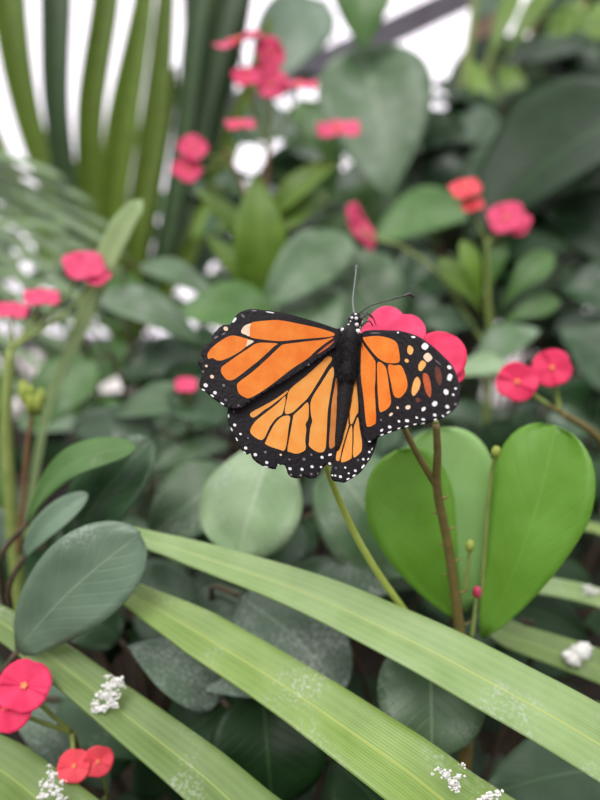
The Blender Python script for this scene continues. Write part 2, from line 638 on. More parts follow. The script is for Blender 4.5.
WY = 3.2
M['added_path'] = plain('pale_concrete', G(196, 190, 184), G(216, 210, 206), 0.7, 40, 0, 0.3)
V, Fc = box_geo((-3.0, 2.0, -0.03), (3.0, WY - 0.06, 0.03))  # added pale slab, meant to shine through gaps in the foliage
tag(link_mesh('added_path', V, Fc, M['added_path'], smooth=False), 'pale concrete slab added behind the bed to show bright between leaves', 'added_path', kind='structure')
parts = []
xs = (-3.0, -1.75, -0.52, 0.88, 2.0, 3.0)
for x in xs:
    parts.append(box_geo((x - 0.03, WY - 0.03, 0.05), (x + 0.03, WY + 0.03, 3.2)))
for z in (0.08, 3.2):
    parts.append(box_geo((-3.0, WY - 0.025, z - 0.025), (3.0, WY + 0.025, z + 0.025)))
V, Fc = join_geo(parts)
wb = tag(link_mesh('trim_1', V, Fc, M['metal'], smooth=False), 'grey glazing bars of the greenhouse wall', 'trim', kind='structure')
V, Fc = box_geo((-3.0, WY - 0.06, -0.02), (3.0, WY + 0.06, 0.05))
tag(link_mesh('wall_back', V, Fc, M['metal'], smooth=False), 'low solid base of the greenhouse wall', 'wall', kind='structure')
k = NT('greenhouse_glass')
tr = k.n('ShaderNodeBsdfTransparent')
tr.inputs['Color'].default_value = (0.97, 0.95, 0.98, 1)
gl = k.n('ShaderNodeBsdfGlossy')
gl.inputs['Roughness'].default_value = 0.05
mx = k.n('ShaderNodeMixShader')
mx.inputs['Fac'].default_value = 0.05
k.l(tr.outputs[0], mx.inputs[1])
k.l(gl.outputs[0], mx.inputs[2])
M['glass'] = k.done(mx.outputs[0])
for i in range(5):
    V, Fc = box_geo((xs[i] + 0.03, WY - 0.003, 0.105), (xs[i + 1] - 0.03, WY + 0.003, 3.175))
    tag(link_mesh('window_%d' % (i + 1), V, Fc, M['glass'], smooth=False), 'clear pane of the greenhouse wall', 'window', kind='structure')
a, b = P(285, 82, 3.0), P(470, -6, 3.0)
dr = (b - a).normalized()
pr = dr.cross(Vector((0, 1, 0))).normalized()
V = [q + pr * sx * 0.055 + Vector((0, 1, 0)) * sy * 0.03 for q in (a - dr * 0.6, b + dr * 0.6) for sx, sy in ((-1, -1), (1, -1), (1, 1), (-1, 1))]
tag(link_mesh('trim_2', V, [(0, 1, 2, 3), (7, 6, 5, 4), (0, 4, 5, 1), (1, 5, 6, 2), (2, 6, 7, 3), (3, 7, 4, 0)], M['metal'], smooth=False), 'dark slanting brace of the greenhouse frame', 'trim', kind='structure')
V, Fc = box_geo((P(460, 0, 2.6).x - 0.035, 2.5, 0), (P(460, 0, 2.6).x + 0.035, 2.57, 3.1))
tag(link_mesh('trim_3', V, Fc, M['brown_post'], smooth=False), 'tan timber post of the greenhouse', 'trim', kind='structure')

# ------------------------------------------------------------------ butterfly
BD = 0.2                        # distance of the body
AX0 = Vector((355.0, 316.0))    # head
AX1 = Vector((338.0, 450.0))    # tail end
AXD = (AX1 - AX0).normalized()
AXN = Vector((AXD.y, -AXD.x))   # points to the right of the picture


def wing_depth(x, y, rise, lift):
    q = Vector((x, y)) - AX0
    s = q.dot(AXN)
    a = q.dot(AXD)
    side = abs(s)
    cam_ber = 0.05 * math.sin(min(side / 130.0, 1.0) * math.pi) * 40
    return BD - (BD / F) * (rise * max(side - 6, 0) + 0.12 * (a - 30) + cam_ber + lift)


def in_poly(p, poly):
    x, y = p
    c = False
    j = len(poly) - 1
    for i in range(len(poly)):
        xi, yi = poly[i]
        xj, yj = poly[j]
        if (yi > y) != (yj > y) and x < (xj - xi) * (y - yi) / (yj - yi) + xi:
            c = not c
        j = i
    return c


def smooth_poly(pts, n=4):
    return [(v.x, v.y) for v in catmull([Vector((a, b)) for a, b in pts], n, True)]


def ellipse(cx, cy, r, e=1.0, ang=0.0):
    res = []
    for i in range(10):
        a = 2 * math.pi * i / 10
        x, y = r * math.cos(a), r * e * math.sin(a)
        ca, sa = math.cos(ang), math.sin(ang)
        res.append((cx + x * ca - y * sa, cy + x * sa + y * ca))
    return res


def make_wing(name, outline, cells, spots, rise, lift, parent, label=None):
    out = smooth_poly(outline, 3)
    regs = [(smooth_poly(c, 4), m) for c, m in cells]
    for s in spots:
        x, y, r, m = s[:4]
        e = s[4] if len(s) > 4 else 0.85
        an = s[5] if len(s) > 5 else 0.6
        regs.append((ellipse(x, y, r * 0.9, e, an), m))
    verts, faces = [], []

    def add(poly):
        b = len(verts)
        verts.extend(Vector(p) for p in poly)
        faces.append(list(range(b, b + len(poly))))
    add(out)
    for p, _ in regs:
        add(p)
    x0, x1 = min(p[0] for p in out), max(p[0] for p in out)
    y0, y1 = min(p[1] for p in out), max(p[1] for p in out)
    y = y0
    row = 0
    while y < y1:
        x = x0 + (1.5 if row % 2 else 0)
        while x < x1:
            if in_poly((x, y), out):
                verts.append(Vector((x + 0.01, y + 0.01)))
            x += 3
        y += 3
        row += 1
    vv, ee, ff, *_ = delaunay_2d_cdt(verts, [], faces, 0, 1e-4)
    mats = [M['wing_black']]
    mi = {}
    F3, MI = [], []
    for f in ff:
        c = ((vv[f[0]].x + vv[f[1]].x + vv[f[2]].x) / 3, (vv[f[0]].y + vv[f[1]].y + vv[f[2]].y) / 3)
        if not in_poly(c, out):
            continue
        k = 0
        for p, m in regs:
            if in_poly(c, p):
                if m not in mi:
                    mi[m] = len(mats)
                    mats.append(M[m])
                k = mi[m]
        F3.append(tuple(f))
        MI.append(k)
    V3 = [P(v.x, v.y, wing_depth(v.x, v.y, rise, lift)) for v in vv]
    used = sorted({i for f in F3 for i in f})
    re = {o: n for n, o in enumerate(used)}
    V3 = [V3[i] for i in used]
    F3 = [tuple(re[i] for i in f) for f in F3]
    # all faces turned to the viewer
    fixed = []
    for f in F3:
        a, b, c = (V3[i] for i in f)
        nn = (b - a).cross(c - a)
        fixed.append(f if nn.dot(CAM - a) > 0 else f[::-1])
    o = link_mesh(name, V3, fixed, mats, parent, MI, solid=0.00022, offset=-1)
    if label:
        o['label'] = label
    return o


W, GS, CR, PE, OR, OL, OD, RU, BR = 'white_scale', 'grey_scale', 'cream_scale', 'peach_scale', 'orange', 'orange_light', 'orange_dull', 'rust_scale', 'brown_scale'
bf_root = P(352, 340, BD + 0.004)
bf = thing('butterfly', bf_root, 'orange and black butterfly with open white-spotted wings on a pink flower', 'butterfly')

LFW = [(340, 329), (336.7, 328.7), (323.3, 324), (310, 320), (296.7, 316), (283.3, 313), (270, 310.5), (262, 310), (253.7, 308.7), (245.7, 310), (238.5, 313), (235, 317), (230.3, 324), (223, 325), (216, 331), (212, 337), (213, 340), (207, 344), (203, 348), (201, 354.7), (203.5, 360), (197.7, 362), (200.3, 366.7), (202, 372), (200.3, 380), (199.5, 386), (203, 391), (207, 393), (212, 398), (217, 401), (222, 405), (228, 407.5), (238, 409), (247, 404), (262, 394), (285, 381), (305, 368), (322, 357), (333, 349), (341, 343)]
LFC = [
    ([(253.7, 322), (264.3, 320.7), (275, 320), (283.3, 320.7), (296.7, 323.3), (310, 326), (323.3, 329.3), (334, 333.3), (331.3, 336.5), (310, 338.4), (296.7, 339.6), (283.3, 341), (276, 341), (267, 340), (255, 338.4), (249, 336), (249, 328), (250, 324)], OR),
    ([(250.8, 323.5), (249.8, 328), (249.6, 336), (246, 335), (241, 332), (244.3, 326)], CR),
    ([(235.7, 335.7), (244.3, 338), (249, 340), (246, 346.5), (239, 352), (228.3, 358), (219, 360.7), (212.3, 358), (208.3, 358.7), (207.7, 353.3), (213.7, 346), (223, 339.3), (229.7, 336)], OR),
    ([(248, 339.7), (253.7, 341.3), (248.8, 345), (246, 346.5), (247, 343)], CR),
    ([(257, 343.2), (268, 342.8), (277.5, 343.6), (273.7, 346.7), (261.7, 358), (251, 366.7), (239, 376), (232.3, 380), (226.3, 379.3), (221.7, 373.3), (221, 368.7), (223.7, 365.3), (235, 357.3), (247, 349.3)], OR),
    ([(333.5, 337.5), (323.3, 339.5), (310, 341), (296.7, 342.6), (284, 344.3), (279.5, 347), (270, 356), (264.3, 361.3), (252.3, 372), (239, 382), (237, 386.7), (239, 393.3), (244.3, 397), (249.7, 398), (261.7, 391.5), (275, 382), (291.3, 369.3), (307.3, 358.7), (315.3, 351.3), (323.3, 344.7)], OR),
    ([(334.5, 340.5), (327, 345.5), (317, 354), (323, 351), (331, 345)], RU),
]
LFS = [(212, 376.7, 2.4, CR), (205.7, 385.3, 2.6, W), (215, 392.7, 2.2, W), (223.7, 385.3, 1.7, GS), (225.7, 400, 1.8, GS, .7), (203.3, 389.8, 2.2, W, .4, .5), (212.3, 395.8, 2.4, W, .4, .6), (222.3, 403.6, 2.4, W, .4, .6), (225.7, 328.7, 2.8, CR), (234.4, 320, 3.6, W, .4, -.9), (206.3, 366, 1.6, CR), (254, 310.5, 3.5, GS, .3, .05), (270, 312.3, 5, W, .14, .15), (216, 337.3, 3.0, GS, .35, -.5), (223.5, 333.8, 2.6, GS, .35, -.5), (243, 316, 2.6, GS, .5, .8), (280, 386, 1.1, GS), (288, 380.7, 1.1, GS), (308.7, 364.7, 1.1, GS), (203, 371.5, 1.3, GS), (238.5, 405.5, 1.3, GS)]  # flat grey streak on the leading edge is a painted glint
make_wing('fore_wing', LFW, LFC, LFS, 0.16, 3.5, bf, 'larger outspread wing with frayed tip')

LHW = [(341, 344), (330, 350), (300, 366), (262, 388), (240, 400), (229, 407), (227.7, 411), (227.3, 416), (229, 424), (231.7, 431), (236, 439), (238, 445), (241.3, 450), (247, 454.7), (250.3, 453.2), (252.7, 458.7), (258.7, 464), (266.7, 467.6), (275.3, 469.3), (277.3, 465.6), (284, 465), (286.5, 469), (288, 474), (292, 477.5), (299, 478.5), (304, 476), (309, 478.5), (316, 477.5), (320, 471), (324, 467), (327, 464.5), (330.5, 466.5), (334, 461), (337, 450), (341, 425), (343, 400), (344, 370)]
LHC = [
    ([(250.3, 413.3), (261.7, 406.7), (275, 399.3), (287.3, 390.5), (286, 394), (278, 400.3), (270, 406.5), (264.3, 410), (253.7, 417.5)], OL),
    ([(285.5, 396.5), (282.7, 413), (276.5, 418), (270, 426.5), (264, 438.5), (258.7, 439.3), (251.3, 434), (250.7, 428.7), (256, 420.7), (268, 411), (278, 403)], OL),
    ([(284, 416), (290, 416.7), (288.7, 427.3), (285.3, 449), (278.7, 449.3), (266, 444.5), (266.3, 440), (273.3, 426), (278.7, 419.3)], OL),
    ([(327.3, 356.5), (332, 358), (330.5, 362.5), (328, 365.5), (320, 378.7), (308.5, 397), (300.7, 404.8), (292.4, 412.4), (285, 413), (287, 398.7), (290.3, 389), (306, 376), (320.7, 362.7)], OL),
    ([(308, 402.5), (308.5, 417.3), (305.7, 424), (306.3, 429.3), (305.3, 440), (305.8, 448), (303.5, 451.3), (296.7, 453.7), (290, 452), (287.5, 449.5), (290.8, 430), (292.9, 418), (294, 414.7), (300.7, 408.5)], OL),
    ([(332, 367), (322, 382), (311.4, 399.5), (310.8, 413.3), (312.2, 421), (310.3, 428), (309.2, 440), (309.5, 446.5), (318.7, 452.4), (325, 449.7), (326.5, 436.7), (327.5, 415), (328.5, 406), (332, 384), (334, 373.3)], OL),
    ([(336.3, 378), (339.3, 387), (338.8, 413), (336.8, 434), (334.9, 445.6), (329.2, 447), (330.3, 424), (331.6, 404), (334.3, 388)], OD),
]
LHS = [(234.7, 425, 1.9, W), (240.5, 434, 1.5, W), (238.3, 406.7, 1, GS), (233.7, 411.5, 1.3, GS), (228.6, 416, 2.2, W, .4, 1.5), (231.5, 429.3, 2.3, W, .4, 1.1), (236.7, 439.3, 2.3, W, .4, 1.1), (245.7, 448, 2.0, W), (255.3, 454.7, 2.1, W), (266.7, 462.5, 1.9, W), (278.7, 465.2, 1.3, W), (290, 468.7, 2.0, W), (265.3, 452, 1.6, GS), (280.7, 454.7, 1.4, CR), (289.3, 459.3, 1.2, GS), (248, 438, 1.2, GS), (244.5, 452.4, 2, W, .4, .7), (266, 466.8, 2.6, W, .3, .2), (302, 469.3, 1.9, W), (312, 466.7, 1.9, W), (321, 467, 1.4, W), (322, 457.3, 1.9, W), (311.3, 454.7, 1.4, GS), (304, 459.3, 1.9, GS), (330, 454.7, 2.2, W, .6, -.3), (329.7, 463.6, 1.8, W), (300.7, 475.3, 1.6, GS), (311.3, 474, 1.6, GS), (318, 473.5, 1.2, GS), (291, 474.7, 1.4, GS)]
make_wing('hind_wing', LHW, LHC, LHS, 0.13, -2.0, bf, 'wide outspread lower wing')

RFW = [(361, 334), (366.3, 330.7), (378.3, 330), (391.7, 330.5), (400.7, 331), (414, 334.7), (423.3, 339.3), (434, 347.3), (443.3, 356), (451.3, 364.5), (456, 373.3), (459.3, 384), (460, 389), (459.3, 396.7), (456.7, 406), (448.7, 414), (439.3, 419), (427.3, 423), (414, 425.5), (400.7, 429), (390, 432.7), (381, 435.8), (374.3, 439.6), (369, 442.7), (365, 441), (362.3, 432.7), (360.3, 423.3), (358.3, 403.3), (357, 387.3), (356.7, 378), (357.7, 369.3), (357.5, 353.3), (358, 341.3)]
RFC = [
    ([(363, 338.7), (366, 336.9), (378.3, 336), (390.3, 338.5), (397, 343.3), (399.4, 353.3), (399.7, 360), (397, 362.9), (386.5, 362.7), (377.4, 357.4), (369.3, 348)], OR),
    ([(361.7, 343), (365, 347.2), (374, 359), (375.5, 364), (375.4, 380), (374.8, 390), (376, 420), (373, 425), (368.3, 426.7), (366, 423), (363.4, 396.7), (361, 378), (360.8, 364)], OR),
    ([(377.7, 362.2), (385, 366), (387.5, 374.7), (389, 386), (391, 401), (389, 407), (383.7, 411), (379.5, 411), (378, 396.7), (377.2, 378)], OR),
    ([(388, 365.6), (395, 365.4), (401.5, 366), (406.7, 378.7), (406.9, 389), (401, 397), (397.5, 397.8), (393.7, 395), (391, 383)], OR),
    ([(408.7, 345.3), (413.3, 348.7), (411.3, 354.7), (407.3, 352)], PE),
    ([(418.7, 370), (418.7, 364.7), (422, 360.4), (426, 364), (422, 370.5)], PE),
    ([(423.3, 356.7), (428, 352.7), (432.4, 358), (427.6, 362)], CR),
    ([(421.3, 346.7), (424.7, 342.7), (428.7, 346), (425.3, 350)], W),
    ([(447.3, 379.3), (448.7, 374), (452.4, 375.3), (450.7, 380.7)], W),
    ([(417.3, 376.7), (420.4, 382), (418.7, 390), (413.3, 396), (411.6, 390), (414, 380.7)], PE),
    ([(423.3, 373.3), (428.7, 376), (431.3, 389.3), (430, 397.3), (426, 392), (423.3, 381.3)], RU),
    ([(435.3, 366.7), (440, 369.3), (442, 378.7), (440, 385.3), (436, 378.7)], BR),
]
RFS = [(406.7, 360.7, 2.5, PE), (413.3, 337, 2.6, W, .45, .15), (449.3, 367.3, 2.6, W), (446, 392, 3.3, W, .85, 1.2), (455.6, 388.4, 1.6, W), (453.3, 394.7, 1.5, W), (418, 400, 3.0, BR, .8), (447.3, 406.7, 2.3, W), (434.7, 403.7, 3.2, W, .85, -.8), (423.6, 409, 2.9, W, .7, -.8), (434.7, 415, 2, W), (423.3, 419.4, 2.2, W, .6, .3), (416.7, 417.6, 1.5, W), (407, 420.7, 2.5, W, .7, .2), (399, 421.3, 1.6, W), (408, 407.3, 3.0, CR, .8, -.4), (397.7, 407.7, 1.6, CR), (455.6, 404.3, 1.9, GS), (448.2, 412.4, 2.3, W, .4, -.6), (443, 416, 1.5, W, .6), (435.3, 419.6, 1.8, W, .5, -.3), (423, 423.6, 2.2, W, .35, -.3), (415, 424.3, 2, W, .4, -.2), (406.7, 426.4, 2.2, W, .35, -.2), (399, 428.4, 1.8, W, .4, -.3), (391, 414.4, 2.5, CR, .6, -.7), (389.7, 427, 2.1, W, .8, .4), (381.7, 430.3, 2, W, .7, -.8), (381, 420, 1.4, GS), (389.7, 432, 2.4, W, .35, -.3), (382, 434.8, 2, W, .4, -.4), (369.5, 441.5, 1.8, W, .4, 0), (398, 332.5, 1.2, W), (438, 362.5, 5.0, GS, .12, .72), (375, 333, 6, GS, .1, 0)]  # last thin grey streaks are wing gloss painted in
make_wing('fore_wing', RFW, RFC, RFS, 0.62, 3.5, bf, 'foreshortened raised wing with white spotted border')

RHW = [(357, 345), (356, 374), (349, 401), (345, 415.3), (340, 433), (336.3, 448.7), (334.6, 459), (332.2, 466), (330.5, 474), (332.7, 480.5), (338.5, 481.8), (344, 482.7), (348.7, 480), (355.3, 476), (361.5, 471), (367, 463), (370, 459), (374.5, 449.5), (377, 440), (381, 420), (376, 390), (366, 355)]
RHC = [
    ([(356, 378), (357.6, 386), (358.3, 410), (356, 415.5), (352.3, 423.6), (350, 422), (350, 408.7), (352, 394), (354.3, 383.3)], OL),
    ([(348.2, 409), (348.4, 423), (348.6, 426), (342.3, 447.3), (339.5, 460), (336.3, 460), (336.5, 454), (340.7, 434), (344, 420.7), (346, 414)], OL),
    ([(350.2, 427), (352.3, 429.5), (351.8, 455), (350.3, 459), (344, 462), (341, 460.4), (344.7, 444.7)], OL),
    ([(357.9, 417.5), (360, 430), (361.7, 439.3), (362, 447), (360.5, 452.4), (353.3, 457), (353.6, 440), (353.8, 428), (355.3, 423)], OL),
]
RHS = [(345.3, 467.6, 1.3, W), (340.4, 476.7, 1.8, W), (335.3, 475.6, 1.2, W), (332.3, 475.3, 1.2, W), (348.7, 473.3, 1.2, W), (355.3, 470.7, 1.7, W), (363.3, 459.3, 1.6, W), (369.3, 452, 1.5, W), (348, 479, 2, W, .5, -.5), (354, 475.6, 2, W, .5, -.5), (363, 466.5, 2.8, W, .4, -.9), (358, 460, 1.4, GS), (368.2, 459, 1.6, W, .5, -.9), (336, 468, 1.2, GS), (372, 449, 1.6, W, .4, -1)]
make_wing('hind_wing', RHW, RHC, RHS, 0.50, -2.0, bf, 'narrow foreshortened lower wing')

# body: head, neck, thorax and abdomen in one skin
SP = [(355.5, 312.5, 1.6), (355.7, 315, 5.0), (355.6, 319, 6.8), (354.8, 323, 6.2), (353, 326.5, 6.4), (351.5, 331, 9.5), (350, 338, 10.8), (348.8, 346, 11.0), (348, 354, 10.4), (347.2, 362, 9.6), (346.6, 370, 9.0), (345.8, 382, 8.6), (344.6, 396, 7.8), (343, 410, 6.6), (341, 424, 5.4), (339, 438, 4.0), (337.5, 447, 2.6), (337, 451, 0.8)]
V, Fc = [], []
SEG = 18
pc = []
for x, y, r in SP:
    a = (Vector((x, y)) - AX0).dot(AXD)
    pc.append((P(x, y, BD - (BD / F) * (0.12 * (a - 30) - (2.0 if y > 372 else -1.0))), r * BD / F))
cc = catmull([p for p, _ in pc], 3)
rad = []
for i in range(len(pc) - 1):
    for j in range(3):
        rad.append(pc[i][1] + (pc[i + 1][1] - pc[i][1]) * j / 3)
rad.append(pc[-1][1])
for i, p in enumerate(cc):
    t = (cc[min(i + 1, len(cc) - 1)] - cc[max(i - 1, 0)]).normalized()
    bk = (CAM - p).normalized()
    bk = (bk - t * bk.dot(t)).normalized()
    sd = t.cross(bk)
    for s in range(SEG):
        an = 2 * math.pi * s / SEG
        q = p + rad[i] * (math.cos(an) * sd + 0.85 * math.sin(an) * bk)
        q += (q - p) * 0.10 * noise.noise(q * 1500)
        V.append(q)
for i in range(len(cc) - 1):
    for s in range(SEG):
        s2 = (s + 1) % SEG
        Fc.append((i * SEG + s, i * SEG + s2, (i + 1) * SEG + s2, (i + 1) * SEG + s))
Fc.append(tuple(range(SEG))[::-1])
Fc.append(tuple((len(cc) - 1) * SEG + s for s in range(SEG)))
body = link_mesh('body', V, Fc, M['black_fuzz'], bf)
body['label'] = 'black furry body with white dots'


def on_body(x, y):
    """point of the body's skin facing the viewer at photo position x,y"""
    best = min(range(len(SP)), key=lambda i: abs(SP[i][1] - y))
    cx, cy, r = SP[best]
    off = max(0.0, r * r - (x - cx) ** 2) ** 0.5 * 0.85
    return P(x, y, BD - (BD / F) * (0.12 * ((Vector((x, y)) - AX0).dot(AXD) - 30) + 1.0 + off))


parts = []
for x, y, r in ((342.6, 330, 1.8), (358, 331.7, 2.4), (356.7, 324.7, 1.7), (361, 321.6, 1.7), (356.3, 318.4, 1.5), (355.7, 314.4, 1.2), (348.6, 325, 1.2), (352, 318, 1.3), (350.5, 321.5, .8), (359.3, 327, 1.0), (347, 333, .7)):
    r *= 1.2
    parts.append(blob_geo(on_body(x, y), r * BD / F, r * BD / F * 0.7, r * BD / F, seed=x, rough=0.2, segs=8, rings=6))
V, Fc = join_geo(parts)
link_mesh('white_dots', V, Fc, M['white_scale'], body)
# eyes
for x in (350.6, 360.0):
    v, f = blob_geo(P(x, 318.5, BD + 0.0002), 0.00095, segs=14, rings=10)
    link_mesh('eye', v, f, M['antenna'], body)
# fur on the thorax and down the wing roots
parts = []
for i in range(420):
    y = random.uniform(328, 378)
    k = min(range(len(SP)), key=lambda i: abs(SP[i][1] - y))
    x = SP[k][0] + random.uniform(-1.05, 1.05) * SP[k][2]
    a = on_body(x, y)
    e = P(x + (x - SP[k][0]) * 0.25 + random.uniform(-1, 1), y + random.uniform(5, 12), BD - (BD / F) * (SP[k][2] * 0.7 + random.uniform(0, 3)))
    parts.append(tube_geo([a, (a + e) / 2 + (CAM - a).normalized() * 0.0004, e], [0.00009, 0.00007, 0.00002], 4, 2))
V, Fc = join_geo(parts)
fur = link_mesh('fur', V, Fc, M['black_fuzz'], body)
fur['kind'] = 'stuff'
# antennae with clubs
H1, H2 = P(354.2, 313.5, BD + 0.0005), P(357.6, 313.8, BD + 0.0005)
an = [H1, P(352.8, 303, BD + 0.003), P(354.2, 286, BD + 0.008), P(356, 271, BD + 0.012), P(356.2, 267, BD + 0.013)]
o = tube('antenna', an, [0.00028, 0.0002, 0.0002, 0.00025, 0.0004], M['antenna_pale'], bf)
v, f = blob_geo(P(356.2, 268, BD + 0.0125), 0.00045, 0.00045, 0.0011)
link_mesh('club', v, f, M['antenna_pale'], o)
an = [H2, P(370, 306, BD + 0.003), P(386, 301, BD + 0.006), P(402, 296.5, BD + 0.009), P(410, 294.2, BD + 0.0095), P(414, 297.5, BD + 0.0098)]
o = tube('antenna', an, [0.0003, 0.0002, 0.0002, 0.00028, 0.00042, 0.0003], M['antenna'], bf)
v, f = tube_geo([P(403, 296.3, BD + 0.009), P(410, 294.2, BD + 0.0095), P(413.8, 297.3, BD + 0.0098)], [0.0003, 0.00058, 0.0004], 8, 4)
link_mesh('club', v, f, M['antenna'], o)
# legs and proboscis reaching into the flower
for pts in ([(360, 322), (364, 316), (366.5, 312.5), (372, 318)], [(360, 320), (368.5, 314), (373, 318), (376, 325)], [(361, 326), (369, 321), (373, 326)]):
    tube('leg', [P(x, y, BD + 0.003 + 0.002 * i) for i, (x, y) in enumerate(pts)], [0.0003, 0.00025, 0.0002, 0.00015][:len(pts)], M['antenna'], bf)
tube('proboscis', [P(357, 314, BD + 0.001), P(361, 312.5, BD + 0.004), P(368, 319, BD + 0.009)], 0.00015, M['antenna'], bf)

# ------------------------------------------------------------------ plant under the butterfly
FC = thing('crown_of_thorns_plant', soil_under(462, 640, 0.255, 0.03), 'crown of thorns plant with glossy bright green leaves carrying the butterfly', 'plant')
root = Vector(FC.location)
D0 = 0.216
node = P(437, 487, 0.224)
V, Fc = join_geo([
    tube_geo([P(436, 424, 0.215), P(437.5, 450, 0.218), node, P(448, 545, 0.236), P(459, 625, 0.252), P(468, 720, 0.268), root], [0.0013, 0.0014, 0.0017, 0.0019, 0.0022, 0.003, 0.004], 10),
    tube_geo([P(404, 428, 0.218), P(416, 452, 0.22), node], [0.0012, 0.0012, 0.0014], 8),
])
link_mesh('stem', V, Fc, M['stem_brown'], FC)
o = tube('flower_stalk', [P(322, 452, 0.213), P(331, 480, 0.215), P(352, 528, 0.224), P(376, 570, 0.234), P(402, 608, 0.245), P(440, 668, 0.258), root], [0.0011, 0.0012, 0.0014, 0.0014, 0.0016, 0.002, 0.0025], M['stem_yellow'], FC)
# thorns along the main stem
parts = []
for i in range(9):
    t = i / 8
    p = P(439 + 24 * t, 500 + 125 * t, 0.226 + 0.026 * t)
    s = -1 if i % 2 else 1
    parts.append(tube_geo([p, p + RIGHT * 0.0028 * s + UP * 0.001, p + RIGHT * 0.0046 * s + UP * 0.002], [0.0007, 0.0004, 0.00008], 6, 2))
V, Fc = join_geo(parts)
link_mesh('thorns', V, Fc, M['stem_brown'], FC)
leaf(FC, (460, 622, 0.262), (398, 450, 0.252), 88, 'bright_leaf', 'spoon', up=0.15, right=0.05, fold=0.04, curl=0.06, side=-0.06)
leaf(FC, (466, 612, 0.275), (440, 428, 0.272), 92, 'soft_leaf', 'spoon', up=0.35, fold=0.05, curl=0.05)
leaf(FC, (482, 638, 0.262), (556, 426, 0.250), 96, 'bright_leaf', 'spoon', up=0.2, right=-0.2, fold=0.05, curl=0.05, side=0.05)
for x, y, m in ((477, 592, 'bud'), (470, 546, 'bud_green'), (496, 452, 'bud_green')):
    p = P(x, y, 0.247)
    v, f = blob_geo(p, 4.6 * 0.247 / F, 4.6 * 0.247 / F, 6.5 * 0.247 / F, seed=x, rough=0.15)
    o = link_mesh('bud', v, f, M[m], FC)
    q = P(x - 5, y + 45, 0.252) if x < 490 else P(486, 500, 0.256)
    tube('bud_stalk', [p, (p + q) / 2, q if x < 490 else P(480, 620, 0.262)], [0.0008, 0.0008, 0.001], M['stem_green'], o)
st = P(436, 424, 0.215)


def big_flower(c, bracts, to):
    """flower seen close: c = centre (px,py,d); bracts = (base, tip, width px, material)"""
    fl = bpy.data.objects.new('flower', None)
    COL.objects.link(fl)
    fl.parent = FC
    C = P(*c)
    fl.location = C - FC.location
    for b, e, wpx, m, up in bracts:
        B, E = P(*b), P(*e)
        v, f, uv = leaf_geo(B, E, wpx * (b[2] + e[2]) / 2 / F, hintv((B + E) / 2, up), 'bract', 0.10, 0.10, 0, 0.02, 14, 18, seed=wpx)
        link_mesh('bract', v, f, M[m], fl, uvs=uv, solid=0.0003)
    parts = [blob_geo(C + UP * 0.0006 * math.sin(i * 1.26) + RIGHT * 0.0006 * math.cos(i * 1.26), 0.0006, segs=8, rings=6) for i in range(5)]
    V, Fc = join_geo(parts)
    link_mesh('flower_centre', V, Fc, M['cyathium'], fl)
    tube('flower_stalk', [C + FWD * 0.001, (C + Vector(to)) / 2 + FWD * 0.004, Vector(to)], [0.0008, 0.0009, 0.0011], M['stem_green'], fl)


big_flower((384, 344, .221), [((376, 346, .221), (395, 308, .224), 37, 'petal_pale', .3), ((382, 342, .220), (363, 327, .221), 24, 'petal_pale', .3), ((386, 346, .219), (384, 376, .216), 38, 'petal_pale', .3)], P(404, 428, 0.218))
big_flower((404, 350, .216), [((400, 352, .216), (412, 315, .218), 40, 'petal_pale', .3), ((404, 352, .216), (400, 388, .214), 38, 'petal', .3)], P(404, 428, 0.216))
big_flower((430, 374, .224), [((428, 378, .224), (452, 335, .226), 54, 'petal', .25), ((434, 374, .222), (464, 369, .224), 32, 'petal', .25), ((428, 378, .223), (414, 408, .219), 44, 'petal', .25)], st)

# ------------------------------------------------------------------ strap leaves in front
SA = thing('fan_palm', soil_under(640, 800, 0.30, 0.02), 'fan palm with long pale green strap leaflets sweeping across the front', 'palm')
r0 = Vector(SA.location)
# leaflets run to one hub beyond the lower right, on a petiole rooted in the bed
hub = P(830, 900, 0.235)


def leaflet(pts, mat, **kw):
    return ribbon(SA, pts, mat, 'leaflet', **kw)


leaflet([(112, 526, .264, 8), (130, 534, .262, 17), (150, 541, .26, 21), (180, 550, .258, 26), (305, 593, .243, 44), (400, 636, .23, 56), (500, 688, .217, 66), (600, 745, .207, 73), (720, 820, .20, 74), (820, 890, .205, 40)], 'strap_pale', up=0.5)
leaflet([(100, 574, .26, 10), (130, 594, .255, 26), (200, 634, .245, 48), (300, 697, .228, 58), (400, 767, .212, 72), (480, 826, .203, 80), (650, 910, .20, 70), (800, 920, .215, 36)], 'strap', up=0.5)
leaflet([(-60, 588, .262, 10), (0, 622, .255, 30), (60, 664, .248, 37), (110, 703, .24, 42), (200, 774, .226, 54), (270, 835, .215, 62), (450, 950, .20, 60), (760, 960, .22, 36)], 'strap_olive', up=0.5)
leaflet([(-90, 720, .25, 30), (0, 770, .238, 54), (70, 826, .228, 62), (250, 950, .215, 60), (700, 1000, .225, 36)], 'strap_olive', up=0.5)
tube('petiole', [P(760, 880, .21), hub, P(850, 1000, .26), r0], [0.004, 0.005, 0.006, 0.008], M['stem_green'], SA)

